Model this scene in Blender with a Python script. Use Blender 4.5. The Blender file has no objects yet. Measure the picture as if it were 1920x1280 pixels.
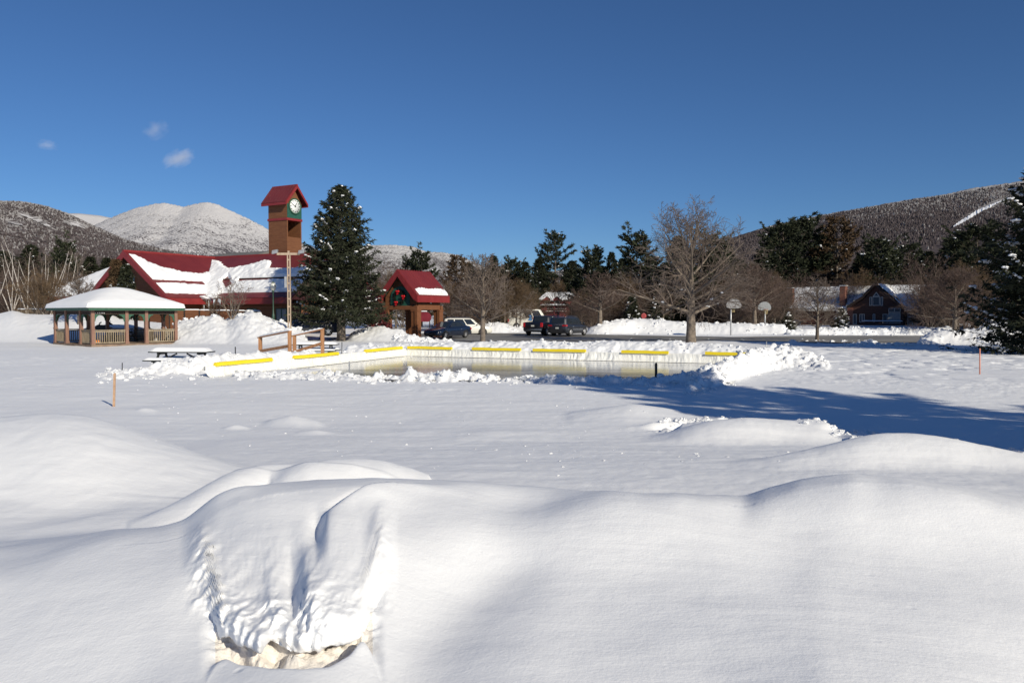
import bpy, math, random
import numpy as np
from math import radians as R, sin, cos, pi
from mathutils import Vector, Matrix

scene = bpy.context.scene
col = scene.collection
F_PX, HORIZ, CAM_H = 1493.0, 588.0, 2.1
PITCH = math.atan((640.0 - HORIZ) / F_PX)
SUN_AZ, SUN_EL = R(-53), R(25.5)

# ---------------------------------------------------------------- surveying
def P(px, row, Y):
    """world point seen at picture column/row at forward distance Y"""
    x = (px - 960.0) / F_PX; up = (640.0 - row) / F_PX
    dy = cos(PITCH) + up * sin(PITCH); dz = -sin(PITCH) + up * cos(PITCH)
    t = Y / dy
    return Vector((x * t, Y, CAM_H + dz * t))
def XP(px, Y): return P(px, 640, Y).x
def ZP(row, Y): return P(960, row, Y).z

# ---------------------------------------------------------------- noise
def _hash(ix, iy, seed):
    n = (ix * 374761393 + iy * 668265263 + seed * 974711) & 0xFFFFFFFF
    n = ((n ^ (n >> 13)) * 1274126177) & 0xFFFFFFFF
    return ((n ^ (n >> 16)) & 0xFFFF) / 65535.0
def vnoise(x, y, seed=0):
    x = np.asarray(x, dtype=np.float64); y = np.asarray(y, dtype=np.float64)
    ix = np.floor(x).astype(np.int64); iy = np.floor(y).astype(np.int64)
    fx = x - ix; fy = y - iy
    fx = fx * fx * fx * (fx * (fx * 6 - 15) + 10); fy = fy * fy * fy * (fy * (fy * 6 - 15) + 10)
    a = _hash(ix, iy, seed); b = _hash(ix + 1, iy, seed); c = _hash(ix, iy + 1, seed); d = _hash(ix + 1, iy + 1, seed)
    return (a + (b - a) * fx) * (1 - fy) + (c + (d - c) * fx) * fy
def fbm(x, y, seed=0, octv=4, gain=0.5, lac=2.03):
    s = 0.0; a = 1.0; n = 0.0
    for o in range(octv):
        s = s + a * (vnoise(x, y, seed + o * 17) * 2 - 1); n += a
        a *= gain; x = x * lac + 13.7; y = y * lac - 7.3
    return s / n
def billow(x, y, seed=0, octv=3):
    s = 0.0; a = 1.0; n = 0.0
    for o in range(octv):
        s = s + a * np.abs(vnoise(x, y, seed + o * 31) * 2 - 1); n += a
        c, q = cos(0.7), sin(0.7)
        x, y = (x * c - y * q) * 2.1 + 3.1, (x * q + y * c) * 2.1 - 5.2
        a *= 0.55
    return s / n
def sstep(a, b, x):
    t = np.clip((x - a) / (b - a), 0, 1); return t * t * (3 - 2 * t)

# ---------------------------------------------------------------- tagging
def tag(o, label=None, cat=None, group=None, kind=None):
    if label: o['label'] = label
    if cat: o['category'] = cat
    if group: o['group'] = group
    if kind: o['kind'] = kind
    return o
def empty(name, loc, rz=0.0, sc=None):
    o = bpy.data.objects.new(name, None); col.objects.link(o)
    o.location = loc; o.rotation_euler = (0, 0, rz); o.empty_display_size = 0.2
    if sc: o.scale = sc
    return o
def thing(name, label, cat, loc=(0, 0, 0), rz=0.0, group=None):
    return tag(empty(name, loc, rz), label, cat, group)
def copy_tree(o, parent=None):
    c = o.copy(); col.objects.link(c)
    if parent is not None: c.parent = parent
    for ch in list(o.children): copy_tree(ch, c)
    return c

# ---------------------------------------------------------------- mesh making
def fast_mesh(name, V, quads=None, tris=None, smooth=True, mats=None, mat_idx=None):
    V = np.ascontiguousarray(V, dtype=np.float32).reshape(-1, 3)
    me = bpy.data.meshes.new(name)
    nq = 0 if quads is None else len(quads); nt = 0 if tris is None else len(tris)
    me.vertices.add(len(V)); me.vertices.foreach_set('co', V.ravel())
    loops = []; starts = []; tot = []
    if nq:
        loops.append(np.asarray(quads, dtype=np.int32).ravel()); starts.append(np.arange(nq, dtype=np.int32) * 4); tot.append(np.full(nq, 4, np.int32))
    if nt:
        loops.append(np.asarray(tris, dtype=np.int32).ravel()); starts.append(np.arange(nt, dtype=np.int32) * 3 + nq * 4); tot.append(np.full(nt, 3, np.int32))
    L = np.concatenate(loops)
    me.loops.add(len(L)); me.loops.foreach_set('vertex_index', L)
    me.polygons.add(nq + nt)
    me.polygons.foreach_set('loop_start', np.concatenate(starts))
    me.polygons.foreach_set('loop_total', np.concatenate(tot))
    me.polygons.foreach_set('use_smooth', np.full(nq + nt, smooth, dtype=bool))
    for m in (mats or []): me.materials.append(m)
    if mat_idx is not None: me.polygons.foreach_set('material_index', np.asarray(mat_idx, dtype=np.int32))
    me.update(); me.validate()
    return me
def obj_from(name, me, parent=None):
    o = bpy.data.objects.new(name, me); col.objects.link(o)
    if parent is not None: o.parent = parent
    return o

class MB:
    """collects solids in local coordinates and links them as one mesh"""
    def __init__(s): s.v = []; s.f = []; s.sm = []
    def add(s, verts, faces, smooth=False):
        b = len(s.v); s.v += [tuple(p) for p in verts]
        s.f += [tuple(b + i for i in f) for f in faces]; s.sm += [smooth] * len(faces)
        return s
    def box(s, a, b):
        (x0, y0, z0), (x1, y1, z1) = a, b
        x0, x1 = min(x0, x1), max(x0, x1); y0, y1 = min(y0, y1), max(y0, y1); z0, z1 = min(z0, z1), max(z0, z1)
        return s.add([(x0,y0,z0),(x1,y0,z0),(x1,y1,z0),(x0,y1,z0),(x0,y0,z1),(x1,y0,z1),(x1,y1,z1),(x0,y1,z1)],
                     [(0,3,2,1),(4,5,6,7),(0,1,5,4),(1,2,6,5),(2,3,7,6),(3,0,4,7)])
    def bar(s, p, q, w, h, up=(0, 0, 1)):
        """rectangular bar from p to q, w sideways, h along up"""
        p = Vector(p); q = Vector(q); d = (q - p).normalized(); up = Vector(up)
        r = d.cross(up)
        if r.length < 1e-5: r = d.cross(Vector((1, 0, 0)))
        r.normalize(); u = r.cross(d).normalized()
        r *= w / 2; u *= h / 2
        v = [p - r - u, p + r - u, p + r + u, p - r + u, q - r - u, q + r - u, q + r + u, q - r + u]
        return s.add(v, [(0,1,2,3)[::-1],(4,5,6,7),(0,1,5,4),(1,2,6,5),(2,3,7,6),(3,0,4,7)])
    def tube(s, pts, radii, n=8, cap=True):
        pts = [Vector(p) for p in pts]
        if not hasattr(radii, '__len__'): radii = [radii] * len(pts)
        rings = []; ref = None
        for i, p in enumerate(pts):
            d = (pts[min(i + 1, len(pts) - 1)] - pts[max(i - 1, 0)])
            d = d.normalized() if d.length > 1e-9 else Vector((0, 0, 1))
            if ref is None: ref = Vector((1, 0, 0)) if abs(d.x) < 0.8 else Vector((0, 1, 0))
            a = d.cross(ref).normalized(); b = d.cross(a).normalized(); ref = b.cross(d) if False else ref
            rings.append([p + (a * cos(2*pi*k/n) + b * sin(2*pi*k/n)) * radii[i] for k in range(n)])
        v = [q for r in rings for q in r]; f = []
        for i in range(len(pts) - 1):
            for k in range(n):
                f.append((i*n+k, i*n+(k+1) % n, (i+1)*n+(k+1) % n, (i+1)*n+k))
        if cap: f += [tuple(range(n))[::-1], tuple(range((len(pts)-1)*n, len(pts)*n))]
        return s.add(v, f, True)
    def prism(s, poly, ext):
        """polygon of 3-D points swept by the vector ext"""
        n = len(poly); e = Vector(ext); a = [Vector(p) for p in poly]; b = [p + e for p in a]
        f = [tuple(range(n))[::-1], tuple(range(n, 2 * n))] + [(i, (i+1) % n, n + (i+1) % n, n + i) for i in range(n)]
        return s.add(a + b, f)
    def lathe(s, prof, n=24, c=(0, 0, 0), axis='z'):
        v = []; f = []
        for (r, h) in prof:
            for k in range(n):
                t = 2 * pi * k / n
                if axis == 'z': v.append((c[0] + r*cos(t), c[1] + r*sin(t), c[2] + h))
                elif axis == 'y': v.append((c[0] + r*cos(t), c[1] + h, c[2] + r*sin(t)))
                else: v.append((c[0] + h, c[1] + r*cos(t), c[2] + r*sin(t)))
        for i in range(len(prof) - 1):
            for k in range(n): f.append((i*n+k, i*n+(k+1) % n, (i+1)*n+(k+1) % n, (i+1)*n+k))
        f.append(tuple(range(n))[::-1]); f.append(tuple(range((len(prof)-1)*n, len(prof)*n)))
        return s.add(v, f, True)
    def quad(s, a, b, c, d): return s.add([a, b, c, d], [(0, 1, 2, 3)])
    def slab(s, pts, t):
        """planar polygon given thickness t along its normal (towards +normal)"""
        n = (Vector(pts[1]) - Vector(pts[0])).cross(Vector(pts[-1]) - Vector(pts[0])).normalized()
        return s.prism([Vector(p) for p in pts], n * t)
    def blob(s, c, r, seed=0, sub=1, rough=0.25, rot=0.0):
        V, T = ICO[sub]
        rnd = random.Random(seed); off = rnd.random() * 100
        w = 1 + rough * 2 * (vnoise(V[:,0]*1.7+off, V[:,1]*1.7+V[:,2]*2.3+off, seed) - .5)
        q = V * w[:, None] * np.array(r)
        cr, sr = cos(rot), sin(rot)
        q = np.stack([q[:,0]*cr - q[:,1]*sr, q[:,0]*sr + q[:,1]*cr, q[:,2]], 1) + np.array(c)
        return s.add([tuple(p) for p in q], [tuple(t) for t in T], True)
    def build(s, name, mat, parent=None, bevel=0.0, fix=True):
        me = bpy.data.meshes.new(name)
        me.from_pydata(s.v, [], s.f); me.polygons.foreach_set('use_smooth', s.sm)
        if fix or bevel:
            import bmesh
            bm = bmesh.new(); bm.from_mesh(me)
            if bevel:
                bmesh.ops.remove_doubles(bm, verts=bm.verts, dist=1e-4)
                es = [e for e in bm.edges if len(e.link_faces) == 2 and e.calc_face_angle(0) > 0.6]
                bmesh.ops.bevel(bm, geom=es, offset=bevel, segments=2, affect='EDGES', profile=0.7)
            bmesh.ops.recalc_face_normals(bm, faces=bm.faces)
            bm.to_mesh(me); bm.free()
        me.materials.append(mat); me.update()
        return obj_from(name, me, parent)

def _ico(sub):
    import bmesh
    bm = bmesh.new(); bmesh.ops.create_icosphere(bm, subdivisions=sub, radius=1.0)
    V = np.array([v.co[:] for v in bm.verts]); T = np.array([[v.index for v in f.verts] for f in bm.faces]); bm.free()
    return V, T
ICO = {0: _ico(1), 1: _ico(2), 2: _ico(3), 3: _ico(4)}

def blobs_mesh(name, C, RAD, ROT, mat, sub=0, rough=0.5, seed=0, smooth=True):
    """many lumpy pieces in one mesh; C (n,3), RAD (n,3), ROT (n,)"""
    V, T = ICO[sub]; n = len(C); rg = np.random.default_rng(seed)
    w = 1 + rough * (rg.random((n, len(V))) - .5)
    q = V[None] * w[:, :, None] * RAD[:, None, :]
    c, s_ = np.cos(ROT)[:, None], np.sin(ROT)[:, None]
    q = np.stack([q[..., 0]*c - q[..., 1]*s_, q[..., 0]*s_ + q[..., 1]*c, q[..., 2]], -1) + C[:, None, :]
    tr = (T[None] + (np.arange(n) * len(V))[:, None, None]).reshape(-1, 3)
    return fast_mesh(name, q.reshape(-1, 3), tris=tr, smooth=smooth, mats=[mat])

# ---------------------------------------------------------------- materials
def new_mat(name):
    m = bpy.data.materials.new(name); m.use_nodes = True
    nt = m.node_tree; b = nt.nodes['Principled BSDF']
    return m, nt, b
def N(nt, typ, **kw):
    n = nt.nodes.new(typ)
    for k, v in kw.items():
        if k in n.inputs: n.inputs[k].default_value = v
        else: setattr(n, k, v)
    return n
def mat(name, c, rough=0.6, c2=None, scale=4.0, detail=4.0, bump=0.0, bscale=None, metal=0.0, stretch=None, spec=None, coat=0.0, lo=0.35, hi=0.65, bdist=0.02):
    m, nt, b = new_mat(name)
    b.inputs['Base Color'].default_value = (*c, 1); b.inputs['Roughness'].default_value = rough; b.inputs['Metallic'].default_value = metal
    if spec is not None: b.inputs['Specular IOR Level'].default_value = spec
    if coat: b.inputs['Coat Weight'].default_value = coat; b.inputs['Coat Roughness'].default_value = 0.05
    if c2 is not None or bump:
        tc = N(nt, 'ShaderNodeTexCoord'); mp = N(nt, 'ShaderNodeMapping')
        if stretch: mp.inputs['Scale'].default_value = stretch
        nt.links.new(tc.outputs['Object'], mp.inputs['Vector'])
    if c2 is not None:
        nz = N(nt, 'ShaderNodeTexNoise', Scale=scale, Detail=detail); nt.links.new(mp.outputs[0], nz.inputs['Vector'])
        rp = N(nt, 'ShaderNodeValToRGB'); rp.color_ramp.elements[0].position = lo; rp.color_ramp.elements[1].position = hi
        rp.color_ramp.elements[0].color = (*c, 1); rp.color_ramp.elements[1].color = (*c2, 1)
        nt.links.new(nz.outputs['Fac'], rp.inputs['Fac']); nt.links.new(rp.outputs[0], b.inputs['Base Color'])
    if bump:
        nb = N(nt, 'ShaderNodeTexNoise', Scale=bscale or scale * 3, Detail=4.0); nt.links.new(mp.outputs[0], nb.inputs['Vector'])
        bp = N(nt, 'ShaderNodeBump', Strength=bump, Distance=bdist); nt.links.new(nb.outputs['Fac'], bp.inputs['Height'])
        nt.links.new(bp.outputs[0], b.inputs['Normal'])
    return m

def snow_mat(name, bump=0.25, sc=14.0, dist=0.02, col_=(0.88, 0.89, 0.91), wind=0.0):
    m, nt, b = new_mat(name)
    b.inputs['Base Color'].default_value = (*col_, 1); b.inputs['Roughness'].default_value = 0.6
    b.inputs['Specular IOR Level'].default_value = 0.3
    tc = N(nt, 'ShaderNodeTexCoord')
    n1 = N(nt, 'ShaderNodeTexNoise', Scale=sc, Detail=6.0, Roughness=0.62); n2 = N(nt, 'ShaderNodeTexNoise', Scale=sc * 9, Detail=3.0)
    nt.links.new(tc.outputs['Object'], n1.inputs['Vector']); nt.links.new(tc.outputs['Object'], n2.inputs['Vector'])
    ma = N(nt, 'ShaderNodeMath', operation='MULTIPLY_ADD'); ma.inputs[1].default_value = 0.25
    nt.links.new(n2.outputs['Fac'], ma.inputs[0]); nt.links.new(n1.outputs['Fac'], ma.inputs[2]); top = ma
    if wind:                       # wind crust: low ripples drawn out across the wind, patchy
        mp = N(nt, 'ShaderNodeMapping'); mp.inputs['Scale'].default_value = (.55, 3.2, 1); mp.inputs['Rotation'].default_value = (0, 0, R(14)); nt.links.new(tc.outputs['Object'], mp.inputs[0])
        n3 = N(nt, 'ShaderNodeTexNoise', Scale=2.2, Detail=5.0, Roughness=.55); nt.links.new(mp.outputs[0], n3.inputs['Vector'])
        n4 = N(nt, 'ShaderNodeTexNoise', Scale=.35, Detail=2.0); nt.links.new(tc.outputs['Object'], n4.inputs['Vector'])
        pm = N(nt, 'ShaderNodeMapRange'); pm.inputs['From Min'].default_value = .42; pm.inputs['From Max'].default_value = .62; pm.inputs['To Max'].default_value = wind; nt.links.new(n4.outputs['Fac'], pm.inputs[0])
        mw = N(nt, 'ShaderNodeMath', operation='MULTIPLY_ADD'); nt.links.new(n3.outputs['Fac'], mw.inputs[0]); nt.links.new(pm.outputs[0], mw.inputs[1]); nt.links.new(ma.outputs[0], mw.inputs[2]); top = mw
        # rough grainy pits here and there
        n5 = N(nt, 'ShaderNodeTexVoronoi', Scale=7.0); nt.links.new(tc.outputs['Object'], n5.inputs['Vector'])
        lt = N(nt, 'ShaderNodeMapRange'); lt.inputs['From Min'].default_value = .0; lt.inputs['From Max'].default_value = .16; lt.inputs['To Min'].default_value = -.9; lt.inputs['To Max'].default_value = 0; nt.links.new(n5.outputs['Distance'], lt.inputs[0])
        n6 = N(nt, 'ShaderNodeTexNoise', Scale=.9, Detail=3.0); nt.links.new(tc.outputs['Object'], n6.inputs['Vector'])
        pk = N(nt, 'ShaderNodeMapRange'); pk.inputs['From Min'].default_value = .55; pk.inputs['From Max'].default_value = .70; nt.links.new(n6.outputs['Fac'], pk.inputs[0])
        mk = N(nt, 'ShaderNodeMath', operation='MULTIPLY_ADD'); nt.links.new(lt.outputs[0], mk.inputs[0]); nt.links.new(pk.outputs[0], mk.inputs[1]); nt.links.new(mw.outputs[0], mk.inputs[2]); top = mk
    bp = N(nt, 'ShaderNodeBump', Strength=bump, Distance=dist); nt.links.new(top.outputs[0], bp.inputs['Height'])
    nt.links.new(bp.outputs[0], b.inputs['Normal'])
    return m

def clap_mat(name, c, c2, pitch=0.2):
    """painted horizontal board siding, each board's lower edge proud"""
    m, nt, b = new_mat(name)
    b.inputs['Roughness'].default_value = 0.75
    tc = N(nt, 'ShaderNodeTexCoord'); sx = N(nt, 'ShaderNodeSeparateXYZ'); nt.links.new(tc.outputs['Object'], sx.inputs[0])
    dv = N(nt, 'ShaderNodeMath', operation='DIVIDE'); dv.inputs[1].default_value = pitch; nt.links.new(sx.outputs['Z'], dv.inputs[0])
    fr = N(nt, 'ShaderNodeMath', operation='FRACT'); nt.links.new(dv.outputs[0], fr.inputs[0])
    nz = N(nt, 'ShaderNodeTexNoise', Scale=1.3, Detail=5.0); mp = N(nt, 'ShaderNodeMapping'); mp.inputs['Scale'].default_value = (1, 1, 5)
    nt.links.new(tc.outputs['Object'], mp.inputs[0]); nt.links.new(mp.outputs[0], nz.inputs['Vector'])
    rp = N(nt, 'ShaderNodeValToRGB'); rp.color_ramp.elements[0].color = (*c, 1); rp.color_ramp.elements[1].color = (*c2, 1)
    rp.color_ramp.elements[0].position = .35; rp.color_ramp.elements[1].position = .65
    nt.links.new(nz.outputs['Fac'], rp.inputs[0]); nt.links.new(rp.outputs[0], b.inputs['Base Color'])
    bp = N(nt, 'ShaderNodeBump', Strength=0.6, Distance=-0.02); nt.links.new(fr.outputs[0], bp.inputs['Height']); nt.links.new(bp.outputs[0], b.inputs['Normal'])
    return m

def seam_mat(name, c, c2, axis='X', pitch=0.4, rough=0.42):
    """standing-seam sheet metal: narrow raised ribs every pitch metres along one object axis"""
    m, nt, b = new_mat(name)
    b.inputs['Roughness'].default_value = rough
    tc = N(nt, 'ShaderNodeTexCoord'); sx = N(nt, 'ShaderNodeSeparateXYZ'); nt.links.new(tc.outputs['Object'], sx.inputs[0])
    dv = N(nt, 'ShaderNodeMath', operation='DIVIDE'); dv.inputs[1].default_value = pitch; nt.links.new(sx.outputs[axis], dv.inputs[0])
    fr = N(nt, 'ShaderNodeMath', operation='FRACT'); nt.links.new(dv.outputs[0], fr.inputs[0])
    lt = N(nt, 'ShaderNodeMath', operation='LESS_THAN'); lt.inputs[1].default_value = 0.14; nt.links.new(fr.outputs[0], lt.inputs[0])
    nz = N(nt, 'ShaderNodeTexNoise', Scale=0.8, Detail=5.0); nt.links.new(tc.outputs['Object'], nz.inputs['Vector'])
    rp = N(nt, 'ShaderNodeValToRGB'); rp.color_ramp.elements[0].color = (*c, 1); rp.color_ramp.elements[1].color = (*c2, 1)
    rp.color_ramp.elements[0].position = .3; rp.color_ramp.elements[1].position = .7
    nt.links.new(nz.outputs['Fac'], rp.inputs[0]); nt.links.new(rp.outputs[0], b.inputs['Base Color'])
    bp = N(nt, 'ShaderNodeBump', Strength=0.8, Distance=0.03); nt.links.new(lt.outputs[0], bp.inputs['Height']); nt.links.new(bp.outputs[0], b.inputs['Normal'])
    return m

def brick_mat(name, c, c2):
    m, nt, b = new_mat(name); b.inputs['Roughness'].default_value = 0.85
    tc = N(nt, 'ShaderNodeTexCoord'); sx = N(nt, 'ShaderNodeSeparateXYZ'); nt.links.new(tc.outputs['Object'], sx.inputs[0])
    ad = N(nt, 'ShaderNodeMath', operation='ADD'); nt.links.new(sx.outputs['X'], ad.inputs[0]); nt.links.new(sx.outputs['Y'], ad.inputs[1])
    cb = N(nt, 'ShaderNodeCombineXYZ'); nt.links.new(ad.outputs[0], cb.inputs['X']); nt.links.new(sx.outputs['Z'], cb.inputs['Y'])
    bk = N(nt, 'ShaderNodeTexBrick', Scale=4.5); bk.inputs['Color1'].default_value = (*c, 1); bk.inputs['Color2'].default_value = (*c2, 1)
    bk.inputs['Mortar'].default_value = (0.2, 0.17, 0.15, 1); bk.inputs['Mortar Size'].default_value = 0.02
    nt.links.new(cb.outputs[0], bk.inputs['Vector']); nt.links.new(bk.outputs['Color'], b.inputs['Base Color'])
    return m

M = {}
M['snow'] = snow_mat('snow', 0.24, 8.0, 0.022, wind=1.2)
M['snow_rough'] = snow_mat('snow_rough', 0.6, 12.0, 0.05, (0.80, 0.81, 0.83))
M['snow_beige'] = snow_mat('snow_beige', 0.6, 10.0, 0.03, (0.80, 0.755, 0.70))  # beige tint, used on the floor and back of the scooped hollow
M['roof_snow'] = snow_mat('roof_snow', 0.2, 5.0, 0.02)
M['tree_snow'] = snow_mat('tree_snow', 0.5, 10.0, 0.03)
M['bark'] = mat('bark', (0.085, 0.066, 0.052), 0.9, (0.20, 0.165, 0.135), 9, 5, 0.8, 22, stretch=(1, 1, 0.25))
M['limb'] = mat('limb', (0.11, 0.088, 0.07), 0.9, (0.215, 0.175, 0.14), 4, 4, 0.3, 30)
M['twig'] = mat('twig', (0.13, 0.098, 0.08), 0.9, (0.20, 0.158, 0.132), 2, 3)
M['twig_red'] = mat('twig_red', (0.085, 0.056, 0.047), 0.9, (0.14, 0.096, 0.078), 2, 3)
M['twig_ochre'] = mat('twig_ochre', (0.10, 0.065, 0.036), 0.9, (0.16, 0.105, 0.06), 2, 3)
M['birch'] = mat('birch', (0.50, 0.46, 0.42), 0.8, (0.26, 0.22, 0.19), 3, 4, stretch=(1, 1, 2.0), lo=.5, hi=.75)
M['needle'] = mat('needle', (0.018, 0.022, 0.013), 0.75, (0.040, 0.046, 0.025), 1.2, 4, spec=.2)
M['needle_pine'] = mat('needle_pine', (0.022, 0.028, 0.017), 0.75, (0.048, 0.056, 0.030), 0.8, 4, spec=.2)
M['needle_brown'] = mat('needle_brown', (0.055, 0.038, 0.022), 0.8, (0.10, 0.062, 0.034), 0.8, 4, spec=.2)
M['brown_side'] = clap_mat('brown_siding', (0.150, 0.056, 0.022), (0.185, 0.074, 0.030))
M['brown_trim'] = mat('brown_trim', (0.17, 0.066, 0.028), 0.6, (0.20, 0.082, 0.036), 3, 4)
M['dark_trim'] = mat('dark_trim', (0.035, 0.02, 0.014), 0.7)
M['red_roof_x'] = seam_mat('red_roof_along_x', (0.140, 0.019, 0.020), (0.18, 0.027, 0.026), 'X')
M['red_roof_y'] = seam_mat('red_roof_along_y', (0.140, 0.019, 0.020), (0.18, 0.027, 0.026), 'Y')
M['red_trim'] = mat('red_trim', (0.21, 0.020, 0.022), 0.45, (0.25, 0.028, 0.028), 2, 4)
M['grey_roof'] = mat('grey_roof', (0.13, 0.125, 0.115), 0.8, (0.19, 0.18, 0.165), 0.6, 5)
M['green_panel'] = mat('green_panel', (0.018, 0.085, 0.062), 0.5, (0.024, 0.10, 0.072), 3, 3)
M['green_trim'] = mat('green_trim', (0.02, 0.085, 0.05), 0.55, (0.035, 0.11, 0.066), 5, 4)
M['clock_white'] = mat('clock_white', (0.8, 0.84, 0.84), 0.4)
M['black'] = mat('black_metal', (0.012, 0.012, 0.013), 0.5)
M['ice_clear'] = mat('icicle', (0.75, 0.82, 0.88), 0.12, spec=.6)
M['post_wood'] = mat('gazebo_wood', (0.20, 0.105, 0.075), 0.75, (0.27, 0.15, 0.11), 3, 5, 0.2, 30, stretch=(3, 3, .4))
M['rail_wood'] = mat('weathered_rail', (0.22, 0.17, 0.11), 0.8, (0.33, 0.27, 0.19), 4, 5, 0.2, 30, stretch=(2, 2, .5))
M['new_wood'] = mat('new_lumber', (0.34, 0.16, 0.07), 0.7, (0.46, 0.24, 0.12), 5, 5, 0.2, 30, stretch=(2, 2, .4))
M['stake_wood'] = mat('stake_wood', (0.42, 0.26, 0.16), 0.75, (0.52, 0.34, 0.22), 8, 4)
M['deck'] = mat('deck_boards', (0.16, 0.11, 0.08), 0.85, (0.24, 0.17, 0.12), 3, 4)
M['table_dark'] = mat('table_dark', (0.02, 0.024, 0.024), 0.6, (0.035, 0.04, 0.038), 6, 3)
M['pumpkin'] = mat('pumpkin', (0.80, 0.20, 0.015), 0.5, (0.85, 0.26, 0.02), 3, 3)
M['steel'] = mat('galvanised_steel', (0.42, 0.43, 0.44), 0.45, (0.55, 0.55, 0.55), 8, 3, metal=0.6)
M['pole_wood'] = mat('pole_wood', (0.33, 0.25, 0.18), 0.8, (0.46, 0.36, 0.27), 4, 4, stretch=(2, 2, .3))
M['glass'] = mat('glass_dark', (0.02, 0.025, 0.03), 0.05, spec=0.7)
M['window_pane'] = mat('window_pane', (0.10, 0.12, 0.14), 0.05, spec=1.0)
M['curtain_pane'] = mat('curtain_pane', (0.30, 0.34, 0.36), 0.15, spec=0.6)
M['white_trim'] = mat('white_trim', (0.62, 0.60, 0.56), 0.5)
M['house_brown'] = clap_mat('house_siding', (0.075, 0.032, 0.022), (0.10, 0.044, 0.03), 0.22)
M['brick'] = brick_mat('brick', (0.24, 0.075, 0.045), (0.30, 0.11, 0.065))
M['barn_red'] = clap_mat('barn_red', (0.12, 0.016, 0.02), (0.15, 0.022, 0.025), 0.25)
M['asphalt'] = mat('asphalt', (0.15, 0.142, 0.132), 0.75, (0.34, 0.325, 0.30), 0.35, 6, 0.3, 40, stretch=(.35, 1.4, 1), lo=.40, hi=.68)
M['yellow'] = mat('yellow_foam', (0.84, 0.64, 0.015), 0.5, (0.86, 0.69, 0.03), 2, 3)
M['liner'] = mat('white_liner', (0.90, 0.90, 0.87), 0.35, (0.84, 0.84, 0.81), 2, 4, 0.5, 7, stretch=(3, 3, .6), bdist=.04)
M['cone_orange'] = mat('orange_marker', (0.62, 0.24, 0.16), 0.6)
M['maroon'] = mat('maroon_panel', (0.20, 0.02, 0.035), 0.6, (0.26, 0.03, 0.05), 2, 3)
M['bow_red'] = mat('bow_red', (0.62, 0.012, 0.018), 0.5)
M['wreath'] = mat('wreath_needles', (0.012, 0.016, 0.010), 0.8, (0.03, 0.036, 0.02), 8, 3)
M['red_leaf'] = mat('red_leaf', (0.07, 0.008, 0.012), 0.7, (0.13, 0.018, 0.02), 2, 3)
M['net'] = mat('net', (0.42, 0.33, 0.16), 0.8)
M['board_grey'] = mat('backboard_grey', (0.24, 0.24, 0.25), 0.5, (0.30, 0.30, 0.31), 5, 3)
M['board_blue'] = mat('backboard_bluegrey', (0.16, 0.175, 0.19), 0.5, (0.20, 0.215, 0.23), 5, 3)
M['sign_red'] = mat('sign_red', (0.30, 0.016, 0.02), 0.5)
M['lamp_glass'] = mat('lamp_glass', (0.55, 0.55, 0.50), 0.25)
M['lamp_green'] = mat('lamp_green', (0.03, 0.07, 0.05), 0.5)
M['paint_navy'] = mat('paint_navy', (0.010, 0.016, 0.034), 0.22, coat=1.0, spec=.5)
M['paint_black'] = mat('paint_black', (0.008, 0.010, 0.016), 0.3, coat=0.8)
M['paint_grey'] = mat('paint_charcoal', (0.022, 0.026, 0.036), 0.3, coat=0.8)
M['paint_white'] = mat('paint_white', (0.72, 0.71, 0.66), 0.35, coat=0.5)
M['paint_blue'] = mat('paint_darkblue', (0.015, 0.022, 0.05), 0.3, coat=0.7)
M['rubber'] = mat('rubber', (0.015, 0.015, 0.015), 0.8)
M['rim'] = mat('rim', (0.55, 0.55, 0.56), 0.35, metal=0.7)
M['tail_red'] = mat('tail_red', (0.42, 0.012, 0.02), 0.2)
M['head_lamp'] = mat('head_lamp', (0.75, 0.77, 0.78), 0.08, spec=.8)
M['chrome'] = mat('chrome', (0.65, 0.65, 0.66), 0.15, metal=1.0)
M['plate'] = mat('plate', (0.55, 0.56, 0.54), 0.5)
M['plastic'] = mat('plastic_trim', (0.02, 0.02, 0.022), 0.6)
M['logo_blue'] = mat('logo_blue', (0.03, 0.22, 0.55), 0.5)
M['logo_red'] = mat('logo_red', (0.55, 0.10, 0.08), 0.5)

# ---------------------------------------------------------------- camera, sun, sky
cam = bpy.data.cameras.new('camera'); cam_o = bpy.data.objects.new('camera', cam); col.objects.link(cam_o)
cam.sensor_width = 36.0; cam.lens = 36.0 * F_PX / 1920.0; cam.clip_end = 30000; cam.clip_start = 0.05
cam_o.location = (0, 0, CAM_H); cam_o.rotation_euler = (pi / 2 - PITCH, 0, 0)
scene.camera = cam_o
sun = bpy.data.lights.new('sun', 'SUN'); sun_o = bpy.data.objects.new('sun', sun); col.objects.link(sun_o)
sun.energy = 4.6; sun.angle = R(0.53); sun.color = (1.0, 0.915, 0.745)
sd = Vector((cos(SUN_EL) * cos(SUN_AZ), cos(SUN_EL) * sin(SUN_AZ), sin(SUN_EL)))
sun_o.rotation_euler = sd.to_track_quat('Z', 'Y').to_euler(); sun_o.location = sd * 50
w = bpy.data.worlds.new('World'); scene.world = w; w.use_nodes = True
wn = w.node_tree; bg = wn.nodes['Background']
sky = wn.nodes.new('ShaderNodeTexSky'); sky.sky_type = 'NISHITA'; sky.sun_disc = False
sky.sun_elevation = SUN_EL; sky.sun_rotation = math.atan2(sd.x, sd.y)
sky.altitude = 600; sky.air_density = 0.9; sky.dust_density = 0.0; sky.ozone_density = 9.0
wn.links.new(sky.outputs[0], bg.inputs['Color']); bg.inputs['Strength'].default_value = 0.076
scene.view_settings.view_transform = 'Standard'; scene.view_settings.look = 'None'
scene.view_settings.exposure = 0.0; scene.view_settings.gamma = 1.0; scene.view_settings.use_curve_mapping = False
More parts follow.
